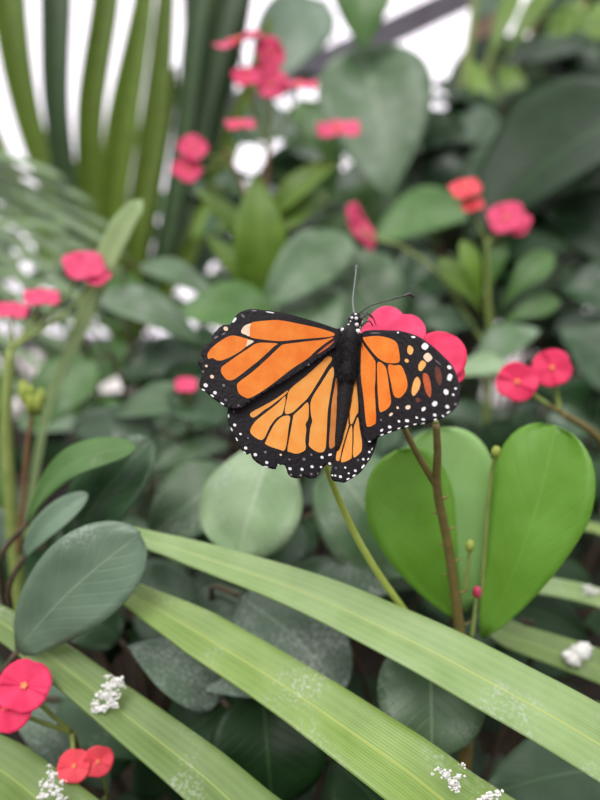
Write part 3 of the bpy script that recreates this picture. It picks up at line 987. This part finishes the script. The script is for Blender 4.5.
SB = thing('fan_palm', soil_under(700, 700, 0.36, 0.03), 'fan palm with olive leaflets at the right edge behind the bright green leaves', 'palm')
r0 = Vector(SB.location)
hb = P(760, 735, .31)
for pts, m in (([(482, 622, .30, 14), (505, 634, .297, 30), (600, 668, .285, 38), (660, 696, .285, 40), (760, 735, .31, 20)], 'strap_olive'),
               ([(500, 577, .325, 14), (525, 583, .32, 21), (600, 599, .31, 22), (680, 640, .305, 26), (760, 735, .31, 18)], 'strap_pale'),
               ([(535, 523, .36, 3), (560, 525, .355, 9), (600, 530, .35, 13), (690, 580, .33, 20), (760, 735, .31, 14)], 'strap'),
               ([(545, 700, .33, 8), (600, 716, .32, 26), (680, 735, .31, 30), (760, 740, .31, 16)], 'strap_olive')):
    ribbon(SB, pts, m, 'leaflet', up=0.55)
tube('petiole', [hb, P(780, 800, .33), r0], [0.003, 0.004, 0.006], M['stem_green'], SB)


# ------------------------------------------------------------------ broad leaved clumps
def clump(name, label, cat, rootpx, leaves, group=None, woody='woody', root_dy=0.02):
    """leaves: (base, tip, width, material, profile, options)"""
    t = thing(name, soil_under(*rootpx, root_dy), label, cat, group)
    r = Vector(t.location)
    parts = []
    for b, e, w, m, k, kw in leaves:
        leaf(t, b, e, w, m, k, **kw)
        B = P(*b)
        E = P(*e)
        out = (B - E).normalized() * min(0.02, (B - E).length * 0.3)
        mid = B + out + Vector((0, 0, -0.01))
        parts.append(tube_geo([B, mid, mid * 0.5 + r * 0.5 + Vector((random.uniform(-.01, .01), 0.015, 0)), r], [0.0012, 0.0014, 0.002, 0.003], 6, 4))
    V, Fc = join_geo(parts)
    link_mesh('stem', V, Fc, M[woody], t)
    return t


clump('leafy_plant', 'plant with broad smooth grey-green leaves at the left edge above the strap leaf', 'plant', (95, 640, 0.33), [
    ((18, 650, .246), (140, 534, .240), 90, 'blue_leaf', 'paddle', dict(up=.15, fold=.10, curl=.06, side=-.03)),
    ((70, 560, .30), (152, 440, .29), 72, 'dark_leaf', 'paddle', dict(up=.35, right=-.2, fold=.2)),
    ((28, 522, .275), (136, 446, .27), 42, 'mid_leaf', 'paddle', dict(up=.6, curl=.16, fold=.15, side=-.06)),
    ((24, 556, .27), (88, 494, .265), 28, 'blue_leaf', 'paddle', dict(up=.4, fold=.25)),
    ((120, 640, .33), (60, 610, .33), 60, 'dark_leaf', 'round', dict(up=.6)),
    ((200, 600, .34), (110, 590, .33), 60, 'dark_leaf', 'round', dict(up=.6)),
])
clump('leafy_plant', 'plant with wide pale grey leaves under the butterfly', 'plant', (265, 560, 0.38), [
    ((276, 440, .312), (238, 556, .292), 104, 'pale_leaf', 'paddle', dict(up=.35, right=-.15, fold=.2, curl=.08, wave=.06)),
    ((232, 476, .33), (150, 540, .32), 78, 'grey_leaf', 'ovate', dict(up=.4, fold=.15)),
    ((330, 462, .33), (404, 575, .32), 108, 'grey_leaf', 'round', dict(up=.4, fold=.12)),
    ((278, 590, .31), (392, 592, .30), 58, 'dark_leaf', 'ovate', dict(up=.5, fold=.15)),
    ((300, 520, .35), (240, 590, .34), 70, 'dark_leaf', 'ovate', dict(up=.5)),
    ((400, 480, .36), (470, 440, .36), 60, 'grey_leaf', 'ovate', dict(up=.5)),
])
clump('leafy_plant', 'plant with white powdered grey leaves between the two long strap leaflets', 'plant', (250, 660, 0.33), [
    ((222, 700, .272), (128, 646, .265), 62, 'dusty_leaf', 'ovate', dict(up=.5, fold=.2)),
    ((300, 690, .275), (200, 690, .268), 26, 'dusty_leaf', 'lance', dict(up=.4, fold=.3)),
    ((240, 596, .29), (344, 690, .275), 92, 'dusty_leaf', 'round', dict(up=.45, fold=.18)),
    ((250, 600, .30), (180, 640, .30), 60, 'dark_leaf', 'ovate', dict(up=.5)),
])
clump('leafy_plant', 'low plant with dark rounded leaves in the gap below the front strap leaflets', 'plant', (260, 760, 0.32), [
    ((262, 690, .275), (272, 808, .26), 116, 'deep_shaded_leaf', 'round', dict(up=.35, fold=.12)),
    ((250, 690, .285), (160, 760, .272), 80, 'deep_shaded_leaf', 'ovate', dict(up=.4, fold=.15)),
    ((330, 760, .275), (400, 830, .262), 70, 'deep_shaded_leaf', 'round', dict(up=.5)),
    ((60, 700, .285), (150, 760, .275), 60, 'dark_leaf', 'ovate', dict(up=.5)),
    ((20, 690, .29), (110, 790, .28), 60, 'dusty_leaf', 'ovate', dict(up=.5)),
])
clump('leafy_plant', 'plant with one smooth drooping grey-green leaf below the bright green leaves', 'plant', (440, 720, 0.33), [
    ((430, 636, .265), (432, 756, .245), 106, 'grey_leaf', 'round', dict(up=.25, fold=.10, curl=.05)),
    ((620, 770, .27), (478, 800, .262), 80, 'dark_leaf', 'ovate', dict(up=.5)),
    ((560, 740, .30), (640, 820, .29), 70, 'deep_shaded_leaf', 'ovate', dict(up=.5)),
    ((520, 620, .315), (455, 650, .30), 40, 'dark_leaf', 'ovate', dict(up=.5)),
    ((490, 600, .33), (590, 640, .33), 70, 'deep_shaded_leaf', 'ovate', dict(up=.5)),
])
clump('leafy_plant', 'plant with narrow grey leaves left of the butterfly wing', 'plant', (150, 470, 0.55), [
    ((206, 398, .46), (112, 418, .44), 40, 'grey_leaf', 'ovate', dict(up=.5, fold=.2)),
    ((100, 296, .52), (200, 344, .50), 46, 'grey_leaf', 'ovate', dict(up=.5, fold=.2)),
    ((215, 420, .48), (138, 448, .46), 34, 'grey_leaf', 'lance', dict(up=.6, fold=.25)),
    ((230, 445, .47), (150, 470, .45), 34, 'grey_leaf', 'lance', dict(up=.6, fold=.25)),
    ((140, 265, .58), (218, 300, .56), 32, 'grey_leaf', 'ovate', dict(up=.5)),
    ((95, 360, .5), (30, 430, .48), 60, 'mid_leaf', 'ovate', dict(up=.5)),
    ((90, 400, .5), (130, 470, .48), 50, 'mid_leaf', 'ovate', dict(up=.5)),
    ((205, 350, .55), (120, 380, .53), 46, 'dark_leaf', 'ovate', dict(up=.5)),
])
clump('leafy_plant', 'plant with soft blue-grey leaves behind the head of the butterfly', 'plant', (320, 420, 0.62), [
    ((350, 236, .6), (262, 312, .56), 62, 'grey_leaf', 'ovate', dict(up=.35, fold=.15)),
    ((330, 260, .62), (392, 330, .58), 84, 'grey_leaf', 'round', dict(up=.35)),
    ((300, 290, .6), (330, 350, .56), 70, 'grey_leaf', 'ovate', dict(up=.4)),
    ((278, 316, .55), (176, 314, .52), 62, 'mid_leaf', 'ovate', dict(up=.45, fold=.25, curl=.1)),
    ((392, 330, .62), (440, 300, .6), 60, 'dark_leaf', 'ovate', dict(up=.4)),
    ((480, 358, .5), (540, 330, .5), 40, 'grey_leaf', 'ovate', dict(up=.5)),
    ((510, 366, .46), (452, 376, .45), 32, 'pale_leaf', 'ovate', dict(up=.5)),
])
clump('elephant_ear_plant', 'tall plant with one large oval grey-green leaf below the bright gap', 'plant', (400, 330, 1.25), [
    ((356, 44, .95), (388, 196, .88), 112, 'grey_leaf', 'ovate', dict(up=.2, fold=.12, curl=.05, side=-.04)),
    ((362, -40, .92), (364, 50, .90), 64, 'mid_leaf', 'ovate', dict(up=.2)),
    ((470, 208, .82), (372, 244, .78), 62, 'mid_leaf', 'ovate', dict(up=.5, fold=.2)),
    ((440, 110, 1.1), (430, 215, 1.05), 90, 'dark_leaf', 'ovate', dict(up=.3)),
    ((395, 190, 1.15), (345, 250, 1.1), 60, 'mid_leaf', 'ovate', dict(up=.3)),
    ((322, 0, 1.2), (252, 96, 1.15), 70, 'blue_leaf', 'ovate', dict(up=.3)),
    ((300, 100, 1.1), (330, 200, 1.1), 60, 'mid_leaf', 'ovate', dict(up=.4)),
], woody='stem_green')
clump('elephant_ear_plant', 'plant with one huge dark leaf slanting in from the right edge', 'plant', (600, 380, 0.95), [
    ((676, 108, .72), (466, 242, .68), 150, 'deep_shaded_leaf', 'ovate', dict(up=.55, right=-.1, fold=.35, curl=.12)),
    ((640, 250, .7), (545, 210, .72), 80, 'dark_leaf', 'ovate', dict(up=.4, fold=.2)),
    ((640, 300, .66), (560, 290, .66), 70, 'dark_leaf', 'ovate', dict(up=.4)),
    ((630, 380, .60), (560, 330, .62), 70, 'dark_leaf', 'ovate', dict(up=.5)),
], woody='stem_green')

# ------------------------------------------------------------------ flowering plants around
T = thing('crown_of_thorns_plant', soil_under(264, 420, 0.62), 'tall crown of thorns plant with a loose cluster of red flowers above the butterfly', 'plant')
r = Vector(T.location)
n1, n2 = P(268, 150, .585), P(262, 250, .60)
V, Fc = join_geo([tube_geo([n1, n2, P(262, 330, .61), r], [0.0022, 0.003, 0.0036, 0.005], 8), tube_geo([P(225, 150, .58), P(240, 180, .59), n2], [0.0018, 0.002, 0.0024], 8)])
link_mesh('stem', V, Fc, M['stem_red'], T)
for px, py, d, rp, ang, tilt, yaw in ((237, 42, .56, 25, 48, 62, -25), (270, 53, .56, 15, 40, 25, 20), (246, 77, .55, 14, 20, 45, 0), (272, 84, .55, 15, 100, 25, 0), (298, 86, .56, 20, -12, 62, 0), (240, 125, .55, 15, 25, 60, 0), (266, 70, .58, 12, 60, 40, 0), (338, 130, .58, 22, 4, 58, 0)):
    flower(T, px, py, d, rp, ang, tilt, yaw, 'petal_far', True, n1 if px < 320 else P(300, 180, .60), 'stem_green', 0.0011)
V, Fc = tube_geo([P(300, 178, .60), n2], [0.0011, 0.002], 6)
link_mesh('branch', V, Fc, M['stem_green'], T)
for px, py in ((193, 148), (187, 170)):
    flower(T, px, py, .54, 14, 60, 35, 0, 'petal_far', True, P(228, 158, .58), 'stem_green', 0.0011)
leaf(T, (264, 308, .60), (256, 172, .58), 52, 'lime_leaf', 'lance', up=.25, fold=.2)
leaf(T, (262, 300, .60), (205, 235, .60), 24, 'lime_leaf', 'lance', up=.4, fold=.25)
leaf(T, (262, 240, .60), (330, 190, .62), 34, 'lime_leaf', 'lance', up=.4, fold=.25)
leaf(T, (268, 220, .60), (345, 160, .60), 30, 'lime_leaf', 'lance', up=.5, fold=.25)
leaf(T, (262, 280, .62), (325, 250, .63), 36, 'mid_leaf', 'lance', up=.4, fold=.25)
leaf(T, (258, 250, .60), (195, 190, .60), 22, 'lime_leaf', 'lance', up=.4, fold=.25)

T = thing('crown_of_thorns_plant', soil_under(490, 430, 0.56), 'crown of thorns plant with small coral flowers beside the huge slanting leaf', 'plant')
r = Vector(T.location)
n1 = P(488, 300, .52)
V, Fc = join_geo([tube_geo([P(487, 240, .51), n1, P(490, 340, .53), r], [0.0016, 0.0024, 0.003, 0.004], 8), tube_geo([P(400, 245, .53), P(440, 275, .53), P(475, 330, .53), P(490, 350, .53)], [0.0012, 0.0016, 0.002, 0.002], 8)])
link_mesh('stem', V, Fc, M['stem_green'], T)
for px, py, rp, ang, tilt, m in ((465, 189, 15, 20, 50, 'petal_coral'), (472, 205, 11, 10, 50, 'petal_coral'), (506, 218, 18, 10, 35, 'petal_far'), (516, 224, 14, -30, 35, 'petal_far')):
    flower(T, px, py, .505, rp, ang, tilt, 0, m, True, P(487, 242, .51), 'stem_green', 0.001)
flower(T, 360, 228, .54, 24, 72, 30, 62, 'petal_far', False, P(400, 245, .53), 'stem_green', 0.001)
for b, e, w, m in (((497, 314), (552, 252), 32, 'mid_leaf'), ((486, 320), (440, 258), 24, 'lime_leaf'), ((492, 330), (560, 300), 26, 'mid_leaf'), ((480, 330), (425, 320), 30, 'dark_leaf'), ((488, 300), (500, 235), 22, 'mid_leaf'), ((484, 310), (462, 240), 20, 'lime_leaf')):
    leaf(T, (*b, .525), (*e, .515), w, m, 'obovate', up=.35, fold=.2)

T = thing('crown_of_thorns_plant', soil_under(640, 520, 0.36), 'crown of thorns plant with two pink flowers just right of the butterfly', 'plant')
r = Vector(T.location)
n1 = P(560, 412, .305)
tube('stem', [n1, P(600, 440, .32), P(640, 520, .34), r], [0.0016, 0.002, 0.003, 0.004], M['stem_brown'], T)
flower(T, 517, 382, .295, 19, 62, 10, 0, 'petal', True, P(548, 405, .302), 'stem_green', 0.0011)
tube('stem', [P(548, 405, .302), n1], [0.0011, 0.0014], M['stem_brown'], T)
flower(T, 552, 368, .30, 18, 15, 10, 0, 'petal', True, n1, 'stem_green', 0.0011)

T = thing('crown_of_thorns_plant', soil_under(60, 760, 0.30), 'crown of thorns plant with bright flowers in the lower left corner', 'plant')
r = Vector(T.location)
n1 = P(72, 733, .252)
tube('stem', [n1, P(78, 760, .262), P(70, 820, .28), r], [0.0014, 0.0018, 0.0025, 0.004], M['stem_brown'], T)
flower(T, 24, 686, .232, 24, 70, 15, 0, 'petal', True, n1, 'stem_green', 0.0009)
flower(T, 6, 707, .228, 24, 80, 10, 0, 'petal', True, n1, 'stem_green', 0.0009)
flower(T, 74, 766, .240, 15, 80, 10, 0, 'petal_coral', True, n1, 'stem_green', 0.0008)
flower(T, 98, 761, .243, 14, 70, -15, 0, 'petal_coral', True, P(108, 795, .258), 'stem_green', 0.0008)
tube('stem', [P(108, 795, .258), P(90, 815, .27), P(70, 822, .28)], [0.001, 0.0014, 0.0018], M['stem_green'], T)

T = thing('crown_of_thorns_plant', soil_under(16, 640, 0.40), 'crown of thorns plant with blurred red flowers at the left edge', 'plant')
r = Vector(T.location)
n1 = P(10, 350, .36)
V, Fc = join_geo([tube_geo([n1, P(6, 420, .36), P(14, 545, .37), r], [0.0028, 0.0036, 0.004, 0.005], 8)])
link_mesh('stem', V, Fc, M['stem_green'], T)
tube('side_stem', [P(34, 400, .345), P(27, 450, .352), P(22, 520, .362), P(15, 570, .375)], [0.001, 0.0014, 0.0016, 0.0018], M['stem_red'], T)
parts = []
for i in range(7):
    a = i * 0.9
    parts.append(blob_geo(P(32 + 9 * math.cos(a), 398 + 9 * math.sin(a * 1.3), .345 + 0.002 * math.sin(a * 2)), 0.0028, 0.0028, 0.0056, i, 0.15, axes=None))
V, Fc = join_geo(parts)
link_mesh('bud_cluster', V, Fc, M['bud_green'], T)
for px, py, rp, ang, tilt in ((12, 311, 16, 15, 60), (42, 298, 17, 30, 60), (84, 266, 20, 30, 45), (94, 276, 16, 70, 55)):
    flower(T, px, py, .37, rp, ang, tilt, 0, 'petal_far', False, n1, 'stem_green', 0.0009)
leaf(T, (10, 420, .36), (-30, 380, .36), 34, 'mid_leaf', 'obovate')
leaf(T, (14, 520, .37), (-20, 470, .365), 30, 'mid_leaf', 'obovate')

T = thing('crown_of_thorns_plant', soil_under(190, 470, 0.52), 'low crown of thorns plant with one dull red flower beside the wing tip', 'plant')
r = Vector(T.location)
tube('stem', [P(188, 396, .43), P(190, 440, .47), r], [0.0012, 0.002, 0.003], M['stem_brown'], T)
flower(T, 186, 385, .43, 11, 5, 50, 0, 'petal_far', False, P(188, 398, .43), 'stem_green', 0.001)

# grass blade leaning up at the left
T = thing('grass_plant', soil_under(30, 520, 0.50), 'single pale grass blade leaning up to the right past red flowers', 'grass')
r = Vector(T.location)
ribbon(T, [(22, 560, .47, 6), (50, 400, .42, 9), (78, 335, .40, 15), (100, 275, .385, 24), (122, 230, .375, 28), (136, 208, .37, 20), (142, 200, .37, 3)], 'grass_blade', 'leaf', up=.5)
tube('stem', [P(22, 556, .47), P(20, 620, .49), r], [0.002, 0.0025, 0.003], M['stem_green'], T)

# ------------------------------------------------------------------ palms at the back left
T = thing('fan_palm', soil_under(130, 430, 1.25), 'tall fan palm of upright folded blades against the bright glass', 'palm')
r = Vector(T.location)
hub = P(128, 350, 1.12)
for pts, m in (
    ([(6, -60, 1.05, 30), (8, 0, 1.05, 34), (26, 110, 1.07, 26), (60, 210, 1.09, 22), (128, 350, 1.12, 8)], 'fan_blade'),
    ([(-60, -20, 1.05, 26), (-40, 60, 1.05, 28), (-4, 150, 1.07, 22), (50, 250, 1.09, 20), (128, 350, 1.12, 8)], 'fan_blade'),
    ([(70, 150, 1.12, 3), (78, 215, 1.12, 14), (104, 300, 1.12, 14), (128, 350, 1.12, 8)], 'fan_dark'),
    ([(124, 150, 1.12, 3), (121, 215, 1.12, 13), (124, 300, 1.12, 14), (128, 350, 1.12, 8)], 'fan_dark'),
    ([(56, -80, 1.02, 28), (56, 0, 1.02, 30), (57, 115, 1.04, 24), (76, 220, 1.08, 22), (128, 350, 1.12, 8)], 'fan_dark'),
    ([(112, -80, 1.02, 22), (106, 0, 1.02, 26), (90, 118, 1.04, 26), (94, 230, 1.08, 22), (128, 350, 1.12, 8)], 'fan_blade'),
    ([(150, -80, 1.03, 14), (144, 0, 1.03, 20), (121, 135, 1.05, 32), (112, 240, 1.08, 24), (128, 350, 1.12, 8)], 'fan_blade'),
    ([(172, -80, 1.04, 12), (166, 0, 1.04, 18), (153, 135, 1.06, 28), (134, 250, 1.08, 24), (128, 350, 1.12, 8)], 'fan_blade'),
    ([(212, -80, 1.05, 14), (198, 0, 1.05, 22), (184, 120, 1.07, 18), (165, 240, 1.09, 18), (128, 350, 1.12, 8)], 'fan_dark'),
    ([(250, -80, 1.07, 18), (228, 0, 1.07, 30), (203, 110, 1.09, 20), (178, 240, 1.1, 16), (128, 350, 1.12, 8)], 'fan_dark'),
    ([(176, 66, 1.08, 3), (172, 90, 1.08, 12), (166, 130, 1.08, 12), (146, 240, 1.1, 14), (128, 350, 1.12, 8)], 'fan_blade'),
    ([(246, -80, 1.12, 18), (240, 0, 1.12, 24), (214, 130, 1.12, 20), (176, 270, 1.13, 14), (128, 350, 1.12, 8)], 'fan_dark'),
    ([(86, 150, 1.1, 4), (88, 210, 1.1, 16), (100, 270, 1.11, 16), (128, 350, 1.12, 8)], 'fan_blade'),
    ([(222, -80, 1.1, 18), (213, 0, 1.1, 22), (192, 130, 1.1, 16), (160, 250, 1.11, 14), (128, 350, 1.12, 8)], 'fan_blade'),
    ([(270, 20, 1.08, 8), (235, 130, 1.09, 20), (190, 250, 1.1, 18), (128, 350, 1.12, 8)], 'fan_blade'),
):
    ribbon(T, pts, m, 'leaf_blade', up=.05, fold=.55)
tube('petiole', [hub, P(128, 400, 1.16), r], [0.008, 0.009, 0.012], M['stem_green'], T)


T = thing('fan_palm', soil_under(-200, 460, .9), 'fan palm leaf of thin pale grey-green blades drooping in from the left edge', 'palm')
r = Vector(T.location)
hub = P(-230, 100, .88)
ends = [(56, 176), (84, 200), (104, 226), (116, 250), (116, 270), (108, 292), (96, 316), (74, 336), (46, 352), (14, 372), (-20, 396)]
for i, (x, y) in enumerate(ends):
    d1 = .80 + 0.012 * (i % 3)
    mx_, my_ = (x - 230) / 2, (y + 100) / 2 - 6
    ribbon(T, [(-230, 100, .88, 4), (mx_ - 40, my_ - 8, .84, 15), (mx_ + 40, my_ + 12, .82, 17), (x, y, d1, 9), (x + 14, y + 10, d1 + .01, 2)], 'feather', 'leaf_blade', up=.6, fold=.5, nu=6, n=6)
tube('petiole', [hub, P(-245, 200, .9), r], [0.004, 0.005, 0.008], M['stem_green'], T)

T = thing('fan_palm', soil_under(-150, 520, .72), 'fan palm leaf of narrow blades behind the red flowers at the left edge', 'palm')
r = Vector(T.location)
hub = P(-160, 250, .74)
for i, (x, y) in enumerate([(60, 228), (82, 250), (96, 276), (100, 304), (92, 330), (78, 356), (58, 380), (30, 400)]):
    d1 = .70 + 0.01 * (i % 3)
    mx_, my_ = (x - 160) / 2, (y + 250) / 2 - 10
    ribbon(T, [(-160, 250, .74, 3), (mx_, my_, .72, 12), (x, y, d1, 7), (x + 10, y + 8, d1 + .01, 2)], 'feather', 'leaf_blade', up=.6, fold=.5, nu=6, n=8)
tube('petiole', [hub, P(-165, 330, .74), r], [0.003, 0.004, 0.006], M['stem_green'], T)

# yellow-green canes at the upper right
T = thing('cane_palm', soil_under(470, 420, 1.5), 'clump of slanting olive canes with lime leaves at the upper right', 'palm')
r = Vector(T.location)
for i, (x0, y0, x1, y1) in enumerate(((420, 250, 520, -40), (440, 250, 560, -40), (455, 260, 585, 0), (470, 260, 620, 20), (430, 240, 480, -40))):
    tube('cane', [P(x1, y1, 1.35), P((x0 + x1) / 2 + 6, (y0 + y1) / 2, 1.38), P(x0, y0, 1.42), r + Vector((0.02 * i - 0.04, 0, 0))], [0.008, 0.011, 0.013, 0.014], M['stem_brown'] if i % 2 else M['stem_green'], T)
for b, e, w in (((560, -20), (505, 60), 22), ((575, 0), (540, 90), 24), ((520, -10), (490, 60), 20), ((600, 0), (575, 110), 26), ((560, 10), (620, 80), 30), ((500, 60), (530, 150), 26), ((540, 90), (590, 170), 30), ((590, 30), (545, 20), 30), ((470, 60), (500, 160), 22)):
    leaf(T, (*b, 1.34), (*e, 1.30), w, 'lime_leaf', 'lance', up=.4)

# ------------------------------------------------------------------ dense planting behind and beneath
FILL = [
    # label, x range, y range, depth range, count, leaf px range, materials
    ('dense dark leafy plant in the shade directly under the front strap leaflets', (0, 330), (600, 830), (.34, .42), 30, (60, 100), ('deep_shaded_leaf', 'dark_leaf', 'deep_shaded_leaf')),
    ('dense dark leafy plant in the shade at the lower right behind the strap leaflets', (330, 640), (560, 830), (.34, .44), 30, (60, 100), ('deep_shaded_leaf', 'dark_leaf', 'deep_shaded_leaf')),
    ('dense leafy plant of grey-green leaves left of the butterfly below the grass blade', (-20, 240), (400, 600), (.44, .62), 36, (60, 100), ('dark_leaf', 'grey_leaf', 'deep_shaded_leaf')),
    ('dense leafy plant of dull green leaves behind the round pale leaf', (200, 440), (400, 580), (.44, .62), 32, (60, 100), ('dark_leaf', 'deep_shaded_leaf', 'dark_leaf')),
    ('dense dark leafy plant behind the two pink flowers at the right', (420, 640), (380, 560), (.44, .62), 34, (60, 100), ('deep_shaded_leaf', 'dark_leaf', 'deep_shaded_leaf')),
    ('shady leafy plant behind the left wing of the butterfly', (80, 330), (290, 420), (.75, 1.1), 34, (50, 90), ('dark_leaf', 'deep_shaded_leaf', 'mid_leaf')),
    ('shady leafy plant under the small coral flowers', (330, 640), (240, 420), (.75, 1.1), 52, (50, 90), ('deep_shaded_leaf', 'dark_leaf', 'deep_shaded_leaf')),
    ('leafy shrub at the left edge behind the feathery fronds', (-60, 84), (190, 420), (1.15, 1.35), 30, (36, 66), ('mid_leaf', 'dark_leaf', 'feather', 'mid_leaf')),
    ('tall dark shrub at the right edge behind the huge slanting leaf', (500, 710), (40, 290), (1.1, 1.6), 74, (60, 110), ('deep_shaded_leaf', 'dark_leaf', 'deep_shaded_leaf')),
    ('tall leafy shrub behind the large oval leaf', (290, 480), (120, 300), (1.3, 1.7), 34, (50, 90), ('deep_shaded_leaf', 'mid_leaf')),
    ('tall dark leafy shrub at the upper right behind the canes and the timber post', (560, 760), (-60, 230), (1.7, 2.1), 44, (110, 160), ('deep_shaded_leaf', 'dark_leaf', 'deep_shaded_leaf')),
    ('leafy shrub behind the loose cluster of red flowers', (225, 335), (90, 240), (.95, 1.25), 20, (40, 70), ('mid_leaf', 'lime_leaf', 'dark_leaf', 'mid_leaf')),
    ('dark leafy shrub between the large oval leaf and the huge slanting leaf', (395, 520), (110, 350), (.95, 1.3), 40, (60, 90), ('deep_shaded_leaf', 'dark_leaf')),
    ('leafy shrub at the back below the blades of the tall fan palm', (170, 300), (210, 330), (1.3, 1.6), 22, (36, 70), ('deep_shaded_leaf', 'mid_leaf', 'dark_leaf')),
]
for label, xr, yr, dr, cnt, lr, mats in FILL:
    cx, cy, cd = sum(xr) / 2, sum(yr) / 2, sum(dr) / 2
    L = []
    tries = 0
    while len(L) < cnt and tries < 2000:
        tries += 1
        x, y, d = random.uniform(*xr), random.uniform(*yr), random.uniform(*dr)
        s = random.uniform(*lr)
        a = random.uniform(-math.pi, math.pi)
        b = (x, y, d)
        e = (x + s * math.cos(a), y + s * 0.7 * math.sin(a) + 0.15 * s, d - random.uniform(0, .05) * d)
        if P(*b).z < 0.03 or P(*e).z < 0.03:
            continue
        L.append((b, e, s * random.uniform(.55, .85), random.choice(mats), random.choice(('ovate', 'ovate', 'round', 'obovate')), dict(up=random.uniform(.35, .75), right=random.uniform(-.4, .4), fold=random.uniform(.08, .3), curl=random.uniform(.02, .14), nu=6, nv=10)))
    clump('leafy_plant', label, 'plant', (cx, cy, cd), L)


# ------------------------------------------------------------------ white residue lying on leaves
def residue(label, spots, d, seed):
    rnd = random.Random(seed)
    parts = []
    for i, (x, y, r) in enumerate(spots):
        ax = (RIGHT, (UP * .75 + FWD * .66), (UP * .66 - FWD * .75))
        for k in range(int(3 + r * 2.2)):
            a, q = rnd.uniform(0, 6.28), r * rnd.uniform(0, 1.15)
            rr = rnd.uniform(.16, .42) * r * (1.25 - 0.5 * q / r)
            parts.append(blob_geo(P(x + q * math.cos(a), y + q * math.sin(a) * .8, d), rr * d / F, rr * d / F * rnd.uniform(.6, 1), rr * d / F * .45, seed + k * 1.7 + i, 0.7, 10, 6, ax))
    V, Fc = join_geo(parts)
    tag(link_mesh('bird_dropping', V, Fc, M['residue']), label, 'dropping')


_g = [blob_geo(P(x, y, .282), rr * .283 / F, rr * .283 / F * .8, rr * .283 / F * .7, q, 0.45, 16, 10) for x, y, rr, q in ((580, 652, 10, 1), (573, 659, 9, 2), (585, 648, 7, 3), (568, 655, 6, 4))]
tag(link_mesh('bird_dropping', *join_geo(_g), M['residue']), 'white lumpy dropping on the olive leaflet at the right edge', 'dropping')
residue('white crusty patch on the strap leaflet in front of the round grey leaf', [(112, 686, 8), (118, 680, 6), (106, 696, 8), (101, 708, 7), (112, 704, 7), (122, 686, 4), (95, 703, 4), (108, 677, 4), (114, 694, 6), (94, 711, 4)], .234, 2)
residue('white crusty patch on the middle strap leaflet at the bottom', [(446, 775, 6), (452, 782, 7), (459, 776, 5), (456, 788, 5), (438, 769, 3.5), (462, 766, 4), (432, 774, 2.5)], .199, 3)
residue('white patch on the middle strap leaflet beside the bottom edge', [(487, 797, 7), (497, 794, 6), (480, 802, 5)], .197, 4)
residue('white crusty patch on the leaflet in the lower left corner below the red flowers', [(52, 775, 6), (46, 785, 7), (56, 790, 6), (62, 782, 4), (44, 796, 6), (60, 798, 6), (50, 766, 3)], .226, 5)
residue('small white smear on the thin pale leaflet at the right edge', [(588, 590, 6), (596, 592, 5)], .308, 6)

# ------------------------------------------------------------------ light
w = bpy.data.worlds.new('overcast')
scene.world = w
w.use_nodes = True
wt = w.node_tree
bg = wt.nodes['Background']
bg.inputs['Color'].default_value = (1.0, 0.98, 0.995, 1)


def wn(op, a, b=None, c=None):
    nd = wt.nodes.new('ShaderNodeMath')
    nd.operation = op
    for i, v in enumerate((a, b, c)):
        if v is None:
            continue
        if isinstance(v, (int, float)):
            nd.inputs[i].default_value = v
        else:
            wt.links.new(v, nd.inputs[i])
    return nd.outputs[0]


def wr(v, a, b, lo, hi):
    nd = wt.nodes.new('ShaderNodeMapRange')
    nd.interpolation_type = 'SMOOTHSTEP'
    for k, q in zip(('From Min', 'From Max', 'To Min', 'To Max'), (a, b, lo, hi)):
        nd.inputs[k].default_value = q
    wt.links.new(v, nd.inputs['Value'])
    return nd.outputs['Result']


tcw = wt.nodes.new('ShaderNodeTexCoord')
sw = wt.nodes.new('ShaderNodeSeparateXYZ')
wt.links.new(tcw.outputs['Generated'], sw.inputs[0])
# overcast sky: brightest overhead and low over the open side, dark ground below the horizon
up_ = wr(sw.outputs[2], 0.0, 0.9, 0.22, SKY_TOP)
open_ = wn('MULTIPLY', wr(sw.outputs[1], 0.35, 0.95, 0.0, SKY_OPEN), wr(sw.outputs[2], -0.30, -0.18, 0.0, 1.0))
gnd = wr(sw.outputs[2], -0.12, 0.0, 0.12, 1.0)
wt.links.new(wn('ADD', wn('MULTIPLY', up_, gnd), open_), bg.inputs['Strength'])
sd = bpy.data.lights.new('sun', 'SUN')
sd.energy = SUN
sd.angle = math.radians(35)
sd.color = (1.0, 0.97, 0.94)
so = bpy.data.objects.new('sun', sd)
COL.objects.link(so)
so.location = (-1, -1, 4)
so.rotation_euler = (math.radians(32), math.radians(-14), 0)

vs = scene.view_settings
vs.view_transform = 'Standard'
vs.look = 'None'
vs.gamma = 1.0
vs.use_curve_mapping = False
vs.exposure = 0.0
